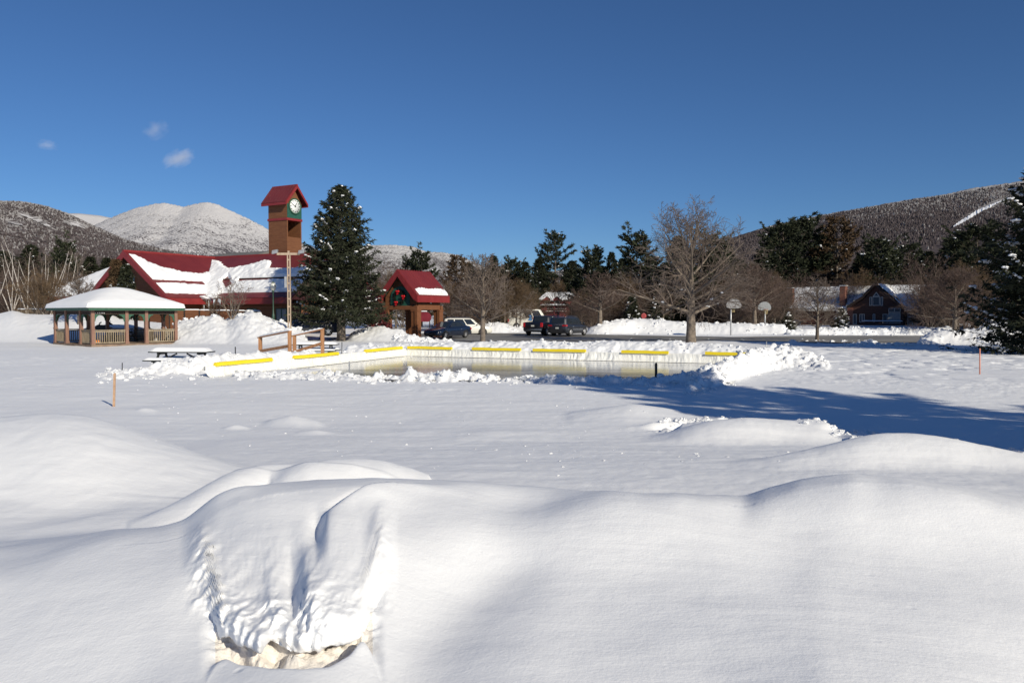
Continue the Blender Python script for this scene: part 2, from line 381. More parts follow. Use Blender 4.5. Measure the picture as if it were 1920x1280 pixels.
# ================================================================ TERRAIN
def gsm(a, n):
    k = np.exp(-np.linspace(-2.2, 2.2, 2 * n + 1) ** 2); k /= k.sum()
    return np.convolve(np.pad(a, n, mode='edge'), k, 'valid')
QG = np.arange(-900, 2900, 4.0)
def curve(pts, smooth=8):
    pts = sorted(pts); return gsm(np.interp(QG, [p[0] for p in pts], [p[1] for p in pts]), smooth)

class Ridge:
    """a drift: its crest runs across the view; crest heights are surveyed from where it shows"""
    def __init__(s, pts, wf, wb, smooth=8, rough=0.0):
        # pts: (px, row, Y)
        pts = sorted(pts)
        s.y = curve([(p[0], p[2]) for p in pts], smooth)
        hs = [(p[0], ZP(p[1], p[2])) for p in pts]
        s.h = curve(hs, smooth); s.q0, s.q1 = pts[0][0], pts[-1][0]; s.wf, s.wb, s.rough = wf, wb, rough
    def eval(s, q, y, fade=40):
        yc = np.interp(q, QG, s.y); hc = np.interp(q, QG, s.h); t = y - yc
        e = sstep(s.q0 - fade, s.q0 + fade, q) * (1 - sstep(s.q1 - fade, s.q1 + fade, q))
        pr = np.where(t < 0, np.exp(-(t / s.wf) ** 2), np.exp(-(t / s.wb) ** 2)) * e
        return hc * pr - (1 - pr) * 0.6, pr
def smax(a, b, k):
    k = 2.2 * k; h = np.maximum(k - np.abs(a - b), 0.0) / k
    return np.maximum(a, b) + h * h * h * k / 6.0
SMOOTH_RIDGES = [
    # drift left of the big mound
    (Ridge([(-400,830,8.6),(-150,800,8.8),(0,783,9),(60,777,9),(110,776,9),(160,781,9),(220,800,8.9),(290,826,8.7),(340,846,8.5),(390,866,8.4),(450,890,8.3),(540,925,8.2)], 3.6, 2.6, 12), 0.10),
    (Ridge([(200,1015,5.9),(260,985,6.1),(330,945,6.4),(400,905,6.7),(440,886,6.9),(480,872,7.1),(540,870,7.3),(600,885,7.4)], 1.6, 0.9, 6), 0.05),
    (Ridge([(470,930,6.7),(530,886,6.9),(570,870,7.0),(610,863,7.1),(660,860,7.2),(720,865,7.3),(770,880,7.4),(840,905,7.5)], 1.8, 1.2, 6), 0.05),
    (Ridge([(1300,925,9.0),(1400,876,9.2),(1470,856,9.3),(1540,838,9.5),(1600,823,9.6),(1660,813,9.7),(1720,814,9.7),(1790,823,9.6),(1860,838,9.5),(1920,852,9.4),(2050,885,9.2),(2300,940,9)], 1.9, 1.3, 10), 0.12),
    (Ridge([(1150,870,12.5),(1180,851,12.7),(1230,823,12.9),(1290,800,13.0),(1340,789,13.1),(1400,783,13.2),(1470,788,13.2),(1540,797,13.1),(1600,813,13.0),(1660,835,12.8)], 2.2, 1.5, 8), 0.10),
    (Ridge([(740,865,12.5),(800,838,12.8),(860,822,13),(920,813,13.2),(1000,819,13.2),(1080,836,13),(1150,858,12.6)], 2.2, 2.0, 10), 0.10),
    (Ridge([(1040,792,16.2),(1110,770,16.6),(1185,757,16.8),(1255,768,16.8),(1330,792,16.6)], 2.6, 1.6, 9), 0.14),
    (Ridge([(385,812,14.2),(440,795,14.4),(495,812,14.2)], 0.7, 0.7, 5), 0.05),
    (Ridge([(470,802,15.2),(545,778,15.4),(625,802,15.2)], 1.4, 1.1, 7), 0.12),
    (Ridge([(520,822,13.5),(590,805,13.6),(670,826,13.4)], 0.9, 0.7, 6), 0.05),
    (Ridge([(225,775,17.0),(270,764,17.2),(320,776,17.0)], 0.8, 0.8, 5), 0.05),
    (Ridge([(-80,700,36),(25,678,37),(65,668,38),(105,683,37)], 1.4, 1.2, 3), 0.05),
    (Ridge([(105,685,37),(140,676,37.5),(163,667,38),(190,680,37)], 1.4, 1.2, 3), 0.05),
    (Ridge([(-300,780,20),(-40,755,20),(0,760,20),(40,778,19)], 1.5, 1.5, 6), 0.06),
]
ROUGH_RIDGES = [
    # ploughed banks
    (Ridge([(180,712,26.2),(215,701,26.8),(270,689,27.2),(330,676,27.6),(390,668,28.2),(440,664,30),(520,662,32.5),(600,659,35.2)], 1.5, 1.3, 6), 0.75),
    (Ridge([(440,709,26.4),(500,709,26.3),(560,709,26.2),(610,709,26.1),(660,703,26.2),(710,705,26.1),(760,699,26.0),(800,695,25.9),(850,697,25.8),(885,706,25.6),(930,714,25.4),(985,717,25.2),(1030,710,25.0),(1070,705,25.0),(1110,711,24.8),(1170,711,24.6),(1240,709,24.3),(1300,709,24.3),(1340,703,24.8)], 1.1, 0.55, 5), 1.0),
    (Ridge([(1285,706,24.2),(1335,690,25.2),(1385,669,28),(1420,656,31),(1450,649,33),(1485,653,33.5),(1520,664,33),(1555,688,32)], 2.9, 1.9, 5), 1.0),
    (Ridge([(640,652,43.5),(700,645,43.6),(780,646,43),(860,643,42.5),(960,642,42),(1060,642,41),(1160,640,40.5),(1260,641,39.5),(1340,647,38.5),(1420,655,37.5),(1470,661,37)], 2.0, 5.0, 5), 0.55),
    (Ridge([(318,607,62),(340,602,62),(370,596,62),(400,589,62),(425,600,61.5),(445,592,61),(470,583,61),(500,595,61),(530,606,60.5),(575,622,60)], 7.0, 4.0, 2), 0.85),
    (Ridge([(-700,560,72),(-300,572,72),(-100,583,71),(0,588,70),(25,582,70),(50,589,69),(100,590,68),(150,582,68),(200,583,67.5),(230,596,67),(270,603,66),(318,606,64)], 9.0, 8.0, 2), 0.22),
    (Ridge([(650,618,67),(680,608,67),(720,598,67),(755,600,67),(785,612,66),(815,624,64),(850,633,62)], 6.0, 2.6, 2), 0.65),
    (Ridge([(735,638,59.5),(765,630,60),(800,632,60.5),(850,637,60)], 1.8, 1.3, 2), 0.8),
    (Ridge([(850,624,86),(900,610,89),(935,603,90),(965,612,90),(1000,618,90)], 3.5, 3, 2), 0.6),
    (Ridge([(1095,618,84),(1130,607,84),(1160,601,85),(1200,598,86),(1250,602,85),(1310,606,84),(1400,607,83),(1480,609,83)], 3.0, 14, 2), 0.5),
    (Ridge([(1480,632,60),(1510,618,61.5),(1535,611,62),(1570,616,61.5),(1600,627,60.5),(1640,641,58.5)], 3.0, 3.0, 2), 0.9),
    (Ridge([(1470,620,79),(1560,617,80),(1640,617,80),(1740,616,80),(1800,615,79)], 1.6, 14, 3), 0.7),
    (Ridge([(1715,640,56),(1745,624,57),(1770,610,58),(1800,608,58),(1830,600,58),(1870,600,57),(1950,610,55),(2200,610,52)], 4.0, 5.0, 2), 0.75),
    (Ridge([(1590,648,53),(1660,645,53),(1730,648,53),(1790,652,52)], 1.0, 1.0, 3), 0.6),
]
# walked trench behind the right-hand drifts
TRENCH = [P(1270, 803, 14.2), P(1350, 783, 14.6), P(1440, 781, 14.9), P(1540, 790, 14.2), P(1640, 806, 12.6), P(1710, 806, 12.0), P(1800, 832, 11.2), P(1920, 855, 10.6), P(2050, 880, 10)]
def dist_poly(x, y, pts):
    d = np.full(np.shape(x), 1e9)
    for a, b in zip(pts[:-1], pts[1:]):
        ax, ay, bx, by = a[0], a[1], b[0], b[1]
        L2 = (bx-ax)**2 + (by-ay)**2
        t = np.clip(((x-ax)*(bx-ax) + (y-ay)*(by-ay)) / L2, 0, 1)
        d = np.minimum(d, np.hypot(x - ax - t*(bx-ax), y - ay - t*(by-ay)))
    return d
def inside(x, y, poly):
    r = np.zeros(np.shape(x), bool); n = len(poly)
    for i in range(n):
        x0, y0 = poly[i]; x1, y1 = poly[(i+1) % n]
        c = ((y0 > y) != (y1 > y)) & (x < (x1-x0) * (y-y0) / (y1-y0 + 1e-12) + x0)
        r ^= c
    return r
RINK = [(-10.1, 25.5), (-5.4, 39.7), (10.0, 33.0), (6.5, 24.0), (0, 24.8)]
ROAD = [(-16, 67.5), (-9.5, 63.6), (-6.5, 60.6), (6, 60), (16, 59.8), (23, 58), (33, 56.5), (60, 54), (75, 70), (42, 76), (30, 77), (20, 72.5), (14, 76), (8, 82), (2, 86), (-9, 88), (-14, 80)]
GAZ_D = Vector((XP(174, 51.5), 51.5, 0)); GAZ_E1 = Vector((.643, .766, 0)); GAZ_E2 = Vector((-.766, .643, 0)); GAZ_L1, GAZ_L2 = 5.56, 6.0
def gpt(a, b, z=0): return GAZ_D + GAZ_E1 * a + GAZ_E2 * b + Vector((0, 0, z))
GAZ_POLY = [tuple(gpt(a, b)[:2]) for a, b in ((-.25, -.25), (GAZ_L1+.25, -.25), (GAZ_L1+.25, GAZ_L2+.25), (-.25, GAZ_L2+.25))]

CREST_ROW = curve([(-900,1130),(-400,1080),(-200,1048),(0,1030),(120,1011),(200,1000),(290,994),(340,983),(400,944),(450,924),(500,911),(600,898),(700,893),(800,901),(900,905),(1000,912),(1100,924),(1200,927),(1270,922),(1340,926),(1400,930),(1440,917),(1500,905),(1600,897),(1700,902),(1800,915),(1920,935),(2100,968),(2400,1010),(2900,1050)], 7)
CREST_Y = curve([(-900,4.3),(0,4.6),(300,4.7),(420,4.95),(600,5.15),(800,5.2),(1100,5.2),(1350,5.25),(1500,5.5),(1650,5.6),(1920,5.4),(2900,5.0)], 12)
CREST_H = np.array([ZP(r, y) for r, y in zip(CREST_ROW, CREST_Y)]) / 0.955
CREST_Y = CREST_Y - 0.47          # the drift's top lies nearer than its skyline
CREST_HS = gsm(CREST_H, 130)
FRONT_A = curve([(-900,.22),(0,.235),(330,.22),(540,.22),(760,.24),(860,.23),(1000,.21),(1350,.18),(1550,.125),(2000,.13),(2900,.15)], 14)
GROOVE = [P(558, 1215, 3.10), P(556, 1120, 3.59), P(568, 1060, 3.86), P(600, 1005, 4.19)]
GROOVE_TOP = [P(596, 1010, 4.16), P(630, 975, 4.40), P(690, 945, 4.68), P(780, 930, 4.85)]
_gp = sorted([(p.y, p.x) for p in GROOVE + GROOVE_TOP]); _gy = np.linspace(2.9, 5.1, 60); GROOVE_X = gsm(np.interp(_gy, [p[0] for p in _gp], [p[1] for p in _gp]), 4); GROOVE_Y = _gy
DIP_R = [P(750, 1320, 2.71), P(790, 1200, 3.17), P(850, 1130, 3.55), P(930, 1080, 3.85)]

def terrain(x, y, detail=True, rough=True):
    x = np.asarray(x, float); y = np.asarray(y, float)
    yy = np.maximum(y, 0.3); q = np.clip(960 + F_PX * x / yy, -880, 2880)
    far = sstep(80, 115, y)
    H = 0.45 * np.exp(-(np.maximum(yy - 6.5, 0) / 5.2) ** 2) * sstep(-2, 3, y) + 0.35 * far + 1.2 * sstep(130, 190, y) + 0.012 * np.maximum(y - 170, 0)
    H = H + 0.05 * fbm(x / 3.1, y / 3.1, 3, 3) * sstep(5, 12, y) * (1 - far) + 0.09 * fbm(x / 9, y / 9, 5, 2) * sstep(8, 20, y)
    # the big foreground drift
    yc = np.interp(q, QG, CREST_Y); hc = np.interp(q, QG, CREST_H); a = np.interp(q, QG, FRONT_A); t = y - yc
    back = hc * np.exp(-(np.maximum(t, 0) / 2.2) ** 2) - 0.3 * sstep(1.2, 4, t)
    hs = np.interp(q, QG, CREST_HS); kf = sstep(-0.15, 0.62, -t); hcf = hc * (1 - kf) + hs * kf
    fr = hcf - a * .80 * (1 - np.exp(-(np.minimum(t, 0) / .95) ** 2)) + .03 * np.minimum(t, 0)
    big = np.where(t > 0, back, np.maximum(fr, 0.05))
    near = y < 30
    H = np.where(near, smax(H, big, 0.05), H)
    for rd, k in SMOOTH_RIDGES:
        e, pr = rd.eval(q, y); H = np.where(pr > 1e-4, smax(H, e, k), H)
    # dents in the foreground drift
    nr = y < 7
    if np.any(nr):
        dx = x - np.interp(y, GROOVE_Y, GROOVE_X); win = sstep(3.0, 3.15, y) * (1 - sstep(4.55, 5.0, y))
        H = H + win * nr * (0.062 * sstep(-.035, .045, dx) * np.exp(-(np.maximum(dx - .02, 0) / .24) ** 2) - .022 * np.exp(-((dx + .02) / .045) ** 2))
        d = dist_poly(x, y, DIP_R); H = H - 0.075 * np.exp(-(d / 0.26) ** 2) * nr
        for (px, row, amp, wd) in ((1150, 1030, .045, .5), (1010, 985, -.04, .28), (1330, 1180, .02, .45), (150, 1150, .04, .5), (1700, 1060, -.03, .45), (1800, 990, .03, .35), (420, 985, .05, .2), (1450, 960, -.02, .3), (690, 1075, .02, .16), (455, 1090, .03, .25), (1170, 985, .055, .5), (970, 1000, -.05, .36), (1640, 965, .02, .6), (1480, 1010, -.035, .35), (1860, 1040, -.045, .5), (1350, 1090, .03, .4)):
            c = P(px, row, 1.28 * F_PX / (row - 588)); H = H + amp * np.exp(-((x - c.x) ** 2 + (y - c.y) ** 2) / wd ** 2)
        H = H + (0.016 * fbm(x * 1.5 + y * .5, y * 1.3, 51, 3) + .035 * fbm(x * .75 - y * .3, y * .8, 53, 2)) * nr
    RM = np.zeros_like(H)
    for rd, rg in ROUGH_RIDGES:
        e, pr = rd.eval(q, y, 14)
        RM = np.maximum(RM, sstep(0.12, 0.75, pr) * rg); H = np.where(pr > 1e-4, smax(H, e, 0.06), H)
    d = dist_poly(x, y, TRENCH); H = H - 0.16 * np.exp(-(d / 0.32) ** 2); tm = np.exp(-((d - .45) / 0.30) ** 2)
    RM = np.maximum(RM, tm * 0.5 * sstep(.3, .6, vnoise(x * .9, y * .9, 8)))
    H = H + 0.09 * tm * sstep(.35, .65, vnoise(x * 2.2, y * 2.2, 9))
    RM = np.maximum(RM, 0.12 * sstep(52, 46, y) * sstep(18, 24, y) * sstep(0.45, 0.7, vnoise(x / 2.3, y / 2.3, 71)))
    if rough:
        sc = 1.0 / (1 + 0.012 * np.maximum(y - 25, 0))
        b = (0.40 - billow(x * 1.05 * sc, y * 1.05 * sc, 11, 4)) * 0.40 + fbm(x * 4.5, y * 4.5, 13, 4, .65) * 0.13 + (billow(x * 2.6, y * 2.6, 15, 3) - .4) * -0.20 + (billow(x * 9, y * 9, 16, 2) - .4) * -.05 * (y < 60)
        H = H + b * RM
        # small scuffs and footprints over the trampled middle field
        fm = sstep(22, 30, y) * (1 - sstep(46, 58, y)) * sstep(5, 14, x)
        H = H - fm * 0.06 * sstep(.62, .80, vnoise(x * 1.9, y * 1.2, 21))
        H = H + 0.006 * fbm(x * 6, y * 6, 23, 3) * sstep(4, 8, y) * (1 - far)
        dr = fbm(x * 0.8 + y * .25, y * 2.6, 27, 3); H = H + 0.012 * dr * sstep(5.5, 9, y) * (1 - sstep(60, 80, y))
    # cleared rink, road and gazebo floor
    ri = inside(x, y, RINK); dr_ = dist_poly(x, y, RINK + RINK[:1])
    sd_ = np.where(ri, -dr_, dr_)
    nb = ((y < 28.1 - .29 * x * 0.96) & (y > 20)) | ((x > 3.5) & (x - 6.4 > (y - 23.3) * .37 - 1.0))   # the sides whose bank lies on the ice edge
    cut = np.where(nb, sstep(-1.35, -2.1, sd_ + 0.5 * fbm(x * .9, y * .9, 33, 3)), sstep(0.02, -0.12, sd_))
    H = H * (1 - cut) + (-0.12) * cut
    rd_ = np.where(inside(x, y, ROAD), -1, 1) * dist_poly(x, y, ROAD + ROAD[:1]) + 1.3 * fbm(x * .35, y * .35, 35, 4)
    cut = sstep(0.6, -0.7, rd_); H = H * (1 - cut) + (-0.15) * cut
    gi = np.where(inside(x, y, GAZ_POLY), 1.0, 0.0); H = H * (1 - gi) + np.minimum(H, 0.0) * gi
    return H
def gz(x, y): return float(terrain(np.array([x]), np.array([y]))[0])
def ground(px, Y, dz=0.0):
    x = XP(px, Y); return Vector((x, Y, gz(x, Y) + dz))

def build_snow():
    qs = np.concatenate([960 - F_PX * np.tan(np.linspace(R(78), R(40), 40, endpoint=False)), np.linspace(960 - F_PX * math.tan(R(40)), 960 + F_PX * math.tan(R(40)), 980), 960 + F_PX * np.tan(np.linspace(R(40), R(78), 41)[1:])])
    yL, yT = 2.72, 4.60
    ra = np.geomspace(0.9, yL, 190)[:-1]
    rc = [yT]
    while rc[-1] < 6000:
        y = rc[-1]
        s = y * 0.0062 if y < 18 else 0.10 if y < 48 else 0.24 if y < 100 else y * 0.03
        rc.append(y + s)
    rc = np.array(rc); nA, nB, nC = len(ra), 150, len(rc)
    ux = (qs - 960) / F_PX
    nq = len(qs)
    X = np.zeros((nA + nB + nC, nq)); Y = np.zeros_like(X); Z = np.zeros_like(X)
    for r0, rows in ((0, ra), (nA + nB, rc)):
        yy = np.repeat(rows[:, None], nq, 1); xx = yy * ux[None]
        X[r0:r0+len(rows)] = xx; Y[r0:r0+len(rows)] = yy; Z[r0:r0+len(rows)] = terrain(xx, yy)
    # ---- scooped, broken face of the foreground drift (overhang)
    v = np.linspace(0, 1, nB, endpoint=False); yreg = yL + (yT - yL) * v
    yy = np.repeat(yreg[:, None], nq, 1); xx = yy * ux[None]; zz = terrain(xx, yy)
    wq = sstep(330, 392, qs) * (1 - sstep(704, 748, qs))
    lip_row = curve([(300,1150),(340,1172),(370,1205),(400,1233),(440,1258),(500,1275),(560,1281),(610,1273),(650,1252),(690,1218),(720,1180),(760,1130)], 3)
    ovr_row = curve([(330,1140),(370,1180),(395,1203),(420,1196),(450,1212),(480,1228),(500,1206),(530,1212),(556,1226),(580,1220),(610,1214),(640,1210),(670,1203),(700,1190),(720,1166),(760,1110)], 2)
    lipY = np.clip(1.335 * F_PX / (np.interp(qs, QG, lip_row) - 588), yL + .03, 3.45); lip_z = terrain(lipY * ux, lipY)
    yfq = np.maximum(1.295 * F_PX / (np.interp(qs, QG, ovr_row) - 588), lipY + .10) + .05 * np.exp(-((qs - 572) / 12) ** 2); ovz = np.array([ZP(r, y) for r, y in zip(np.interp(qs, QG, ovr_row), yfq)])
    T_ = lambda yv: terrain(yv * ux, yv)
    zL = zz[0]; zT = T_(np.full(nq, yT))
    vk = np.array([0, .06, .14, .24, .33, .38, .45, .60, .80, .92, 1.0])
    y7, y8, y9 = yfq + .07, yfq + .38, np.full(nq, 4.20)
    ky = np.stack([np.full(nq, yL), lipY, lipY + .06, yfq + .05, yfq + .11, yfq + .02, yfq - .01, y7, y8, y9, np.full(nq, yT)])
    kz = np.stack([zL, lip_z, lip_z - .055, lip_z - .05, (lip_z + ovz) / 2 + .01, ovz - .008, ovz + .04, np.maximum(ovz + .085, T_(y7) + .045), T_(y8) + .05, T_(y9) + .006, zT])
    cl = sstep(362, 425, qs) * (1 - sstep(668, 722, qs))
    for k in range(1, len(vk) - 1):
        yk = yL + (yT - yL) * vk[k]
        ky[k] = ky[k] * cl + yk * (1 - cl); kz[k] = kz[k] * cl + (T_(np.full(nq, yk)) + .05 * sstep(.4, .55, vk[k]) * (1 - sstep(.7, .95, vk[k]))) * (1 - cl)
    FY = np.zeros((nB, nq)); FZ = np.zeros((nB, nq))
    idx = np.clip(np.searchsorted(vk, v, 'right') - 1, 0, len(vk) - 2)
    for i, k in enumerate(idx):
        t = (v[i] - vk[k]) / (vk[k+1] - vk[k])
        for A, O in ((ky, FY), (kz, FZ)):
            p0 = A[max(k-1, 0)]; p1 = A[k]; p2 = A[k+1]; p3 = A[min(k+2, len(vk)-1)]
            O[i] = 0.5 * (2*p1 + (p2-p0)*t + (2*p0-5*p1+4*p2-p3)*t*t + (3*p1-p0-3*p2+p3)*t**3)
    qg = np.repeat(qs[None], nB, 0)
    fw = sstep(.34, .44, v)[:, None] * (1 - sstep(.62, .97, v))[:, None]
    left = 1 - 0.6 * sstep(570, 640, qg)
    FX = FY * ux[None]; arc = FY * .9 + FZ * 1.6
    n1 = fbm(FX * 7, arc * 4.5, 61, 4); n2 = billow(FX * 13, arc * 4.2, 63, 3); n3 = fbm(FX * 40, arc * 26, 65, 3); n4 = billow(FX * 24 + 5, arc * 16, 66, 2)
    cave = sstep(.15, .22, v)[:, None] * (1 - sstep(.36, .42, v))[:, None] * cl[None]
    dsp = fw * left * (n1 * .045 + (n2 - .3) * .075 + (n4 - .3) * .022 + n3 * .006)
    FY = FY + dsp + cave * fbm(FX * 9, FZ * 14, 67, 3) * .05
    FZ = FZ - dsp * .45 + cave * fbm(FX * 14, arc * 12, 69, 4) * .06 + sstep(.34, .39, v)[:, None] * (1 - sstep(.45, .6, v))[:, None] * fbm(FX * 22, arc * 9, 70, 3) * .018
    w_ = wq[None]
    dz = (FZ - terrain(FY * ux[None], FY)) * (sstep(.05, .062, v) * (1 - sstep(.90, .97, v)))[:, None]
    Yb = yy * (1 - w_) + FY * w_; Zb = terrain(Yb * ux[None], Yb) + dz * w_
    d = dist_poly(Yb * ux[None], Yb, GROOVE); Zb = Zb - .018 * w_ * np.exp(-(d / .05) ** 2) * sstep(.40, .5, v)[:, None]
    X[nA:nA+nB] = Yb * ux[None]; Y[nA:nA+nB] = Yb; Z[nA:nA+nB] = Zb
    n, m = X.shape
    V = np.stack([X, Y, Z], -1).reshape(-1, 3)
    i = (np.arange(n - 1)[:, None] * m + np.arange(m - 1)[None]).ravel()
    Q = np.stack([i, i + 1, i + m + 1, i + m], 1)
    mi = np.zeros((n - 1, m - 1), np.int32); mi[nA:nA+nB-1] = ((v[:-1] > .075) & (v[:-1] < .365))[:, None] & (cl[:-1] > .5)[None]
    me = fast_mesh('snow_field', V, quads=Q, mats=[M['snow'], M['snow_beige']], mat_idx=mi.ravel())
    return tag(obj_from('snow_field', me), kind='structure')
build_snow()
# ground round about and behind the viewpoint
me = fast_mesh('snow_plain', [(-9000,-9000,-.6),(9000,-9000,-.6),(9000,9000,-.6),(-9000,9000,-.6)], quads=[(0,1,2,3)], mats=[M['snow']])
tag(obj_from('snow_plain', me), kind='structure')

# ---------------------------------------------------------------- asphalt
def build_asphalt():
    b = MB(); b.add([(x, y, 0.0) for x, y in ROAD], [tuple(range(len(ROAD)))])
    o = b.build('asphalt_lot', M['asphalt'], fix=False); tag(o, kind='structure')
    for p in o.data.polygons: p.flip() if p.normal.z < 0 else None
    m = MB()
    for (px, y0, y1) in ((1255, 64, 68), (1330, 63.5, 67.5), (1395, 63, 67), (1180, 64.5, 69)):
        x = XP(px, y0); m.bar((x, y0, .006), (x + .9, y1, .006), .12, .004)
    tag(m.build('parking_lines', mat('parking_line', (.5, .5, .48), .8)), kind='structure')
build_asphalt()

# ---------------------------------------------------------------- loose lumps of ploughed snow
def chunks(name, seed, n, sampler, smin, smax, material, sub=0, flat=0.7):
    rg = np.random.default_rng(seed); pts = []
    while len(pts) < n:
        p = sampler(rg)
        if p is not None: pts.append(p)
    pts = np.array(pts); z = terrain(pts[:, 0], pts[:, 1])
    s = smin + (smax - smin) * rg.random(n) ** 3
    C = np.stack([pts[:, 0], pts[:, 1], z + s * 0.15], 1)
    RAD = np.stack([s * (.7 + .7 * rg.random(n)), s * (.7 + .7 * rg.random(n)), s * flat * (.6 + .6 * rg.random(n))], 1)
    o = obj_from(name, blobs_mesh(name, C, RAD, rg.random(n) * 6.28, material, sub, 0.85, seed + 1, smooth=False))
    return tag(o, kind='stuff')
def on_ridge(rid, spread):
    rd = ROUGH_RIDGES[rid][0]
    def f(rg):
        q = rg.uniform(rd.q0, rd.q1); y = np.interp(q, QG, rd.y) + rg.normal() * spread
        x = (q - 960) / F_PX * y
        return (x, y)
    return f
def pick(fs, wts):
    wts = np.array(wts) / sum(wts)
    return lambda rg: fs[rg.choice(len(fs), p=wts)](rg)
chunks('snow_lumps', 5, 1900, pick([on_ridge(1, .8), on_ridge(2, 1.6), on_ridge(0, 1.3), on_ridge(3, 1.2)], [5, 4, 4, 3]), .02, .11, M['snow_rough'], 1)
chunks('bank_lumps', 6, 1100, pick([on_ridge(4, 2), on_ridge(6, 2), on_ridge(7, 1.2), on_ridge(8, 2), on_ridge(9, 2.0), on_ridge(10, 1.8), on_ridge(11, 1.2), on_ridge(12, 2.2), on_ridge(13, .8)], [2, 1, 2, 1.5, 3, 3, 3, 3, 1.5]), .05, .26, M['snow_rough'], 1)
def crumb_sampler(rg):
    y = rg.uniform(8, 24); q = rg.uniform(250, 1350)
    if rg.random() < .35: q = rg.uniform(950, 1500); y = rg.uniform(9, 15)
    return ((q - 960) / F_PX * y, y)
chunks('snow_crumbs', 7, 300, crumb_sampler, .004, .026, M['snow_rough'], 0, .5)
def trench_sampler(rg):
    i = rg.integers(len(TRENCH) - 1); a, b = TRENCH[i], TRENCH[i+1]; t = rg.random(); s = rg.choice([-1, 1]) * abs(rg.normal(.42, .16))
    d = (b - a); n = Vector((-d.y, d.x, 0)).normalized()
    p = a + d * t + n * s
    return (p.x, p.y)
chunks('trench_lumps', 8, 800, trench_sampler, .012, .07, M['snow_rough'], 1)

# ================================================================ MOUNTAINS
def forest_mat(name, frost_z, frost_w, dark, dark2, frost, sc, bd=6.0, base_frost=0.0):
    """winter hillside: bare woods below, rime-covered trees above, snow showing between them"""
    m, nt, b = new_mat(name); b.inputs['Roughness'].default_value = 0.95; b.inputs['Specular IOR Level'].default_value = 0.0
    tc = N(nt, 'ShaderNodeTexCoord'); sx = N(nt, 'ShaderNodeSeparateXYZ'); nt.links.new(tc.outputs['Object'], sx.inputs[0])
    big = N(nt, 'ShaderNodeTexNoise', Scale=sc * .06, Detail=5.0); med = N(nt, 'ShaderNodeTexNoise', Scale=sc * .45, Detail=5.0, Roughness=.7)
    vor = N(nt, 'ShaderNodeTexVoronoi', Scale=sc)
    mp = N(nt, 'ShaderNodeMapping'); mp.inputs['Scale'].default_value = (1, 1, .45); nt.links.new(tc.outputs['Object'], mp.inputs[0])
    for n in (big, med, vor): nt.links.new(mp.outputs[0], n.inputs['Vector'])
    # frost amount from height + patches
    h = N(nt, 'ShaderNodeMapRange'); h.inputs['From Min'].default_value = frost_z - frost_w; h.inputs['From Max'].default_value = frost_z + frost_w
    h.inputs['To Min'].default_value = base_frost
    nb = N(nt, 'ShaderNodeMath', operation='MULTIPLY_ADD'); nb.inputs[1].default_value = frost_w * 2.4; nb.inputs[2].default_value = -frost_w * 1.2
    nt.links.new(big.outputs['Fac'], nb.inputs[0])
    ad = N(nt, 'ShaderNodeMath', operation='ADD'); nt.links.new(sx.outputs['Z'], ad.inputs[0]); nt.links.new(nb.outputs[0], ad.inputs[1]); nt.links.new(ad.outputs[0], h.inputs['Value'])
    # per-tree speckle
    cr = N(nt, 'ShaderNodeSeparateColor'); nt.links.new(vor.outputs['Color'], cr.inputs[0])
    s1 = N(nt, 'ShaderNodeMath', operation='MULTIPLY_ADD'); s1.inputs[1].default_value = .55; nt.links.new(cr.outputs[0], s1.inputs[0])
    s2 = N(nt, 'ShaderNodeMath', operation='MULTIPLY'); s2.inputs[1].default_value = .55; nt.links.new(med.outputs['Fac'], s2.inputs[0]); nt.links.new(s2.outputs[0], s1.inputs[2])
    th = N(nt, 'ShaderNodeMath', operation='SUBTRACT'); th.inputs[0].default_value = 1.02; nt.links.new(h.outputs[0], th.inputs[1])
    df = N(nt, 'ShaderNodeMath', operation='SUBTRACT'); nt.links.new(s1.outputs[0], df.inputs[0]); nt.links.new(th.outputs[0], df.inputs[1])
    sm = N(nt, 'ShaderNodeMapRange', interpolation_type='SMOOTHSTEP'); sm.inputs['From Min'].default_value = -.12; sm.inputs['From Max'].default_value = .22; nt.links.new(df.outputs[0], sm.inputs[0])
    dk = N(nt, 'ShaderNodeMix', data_type='RGBA'); dk.inputs['A'].default_value = (*dark, 1); dk.inputs['B'].default_value = (*dark2, 1); nt.links.new(med.outputs['Fac'], dk.inputs['Factor'])
    mx = N(nt, 'ShaderNodeMix', data_type='RGBA'); mx.inputs['B'].default_value = (*frost, 1)
    nt.links.new(sm.outputs[0], mx.inputs['Factor']); nt.links.new(dk.outputs['Result'], mx.inputs['A'])
    nt.links.new(mx.outputs['Result'], b.inputs['Base Color'])
    bp = N(nt, 'ShaderNodeBump', Strength=0.7, Distance=bd); nt.links.new(vor.outputs['Distance'], bp.inputs['Height']); bp.invert = True
    nt.links.new(bp.outputs[0], b.inputs['Normal'])
    return m
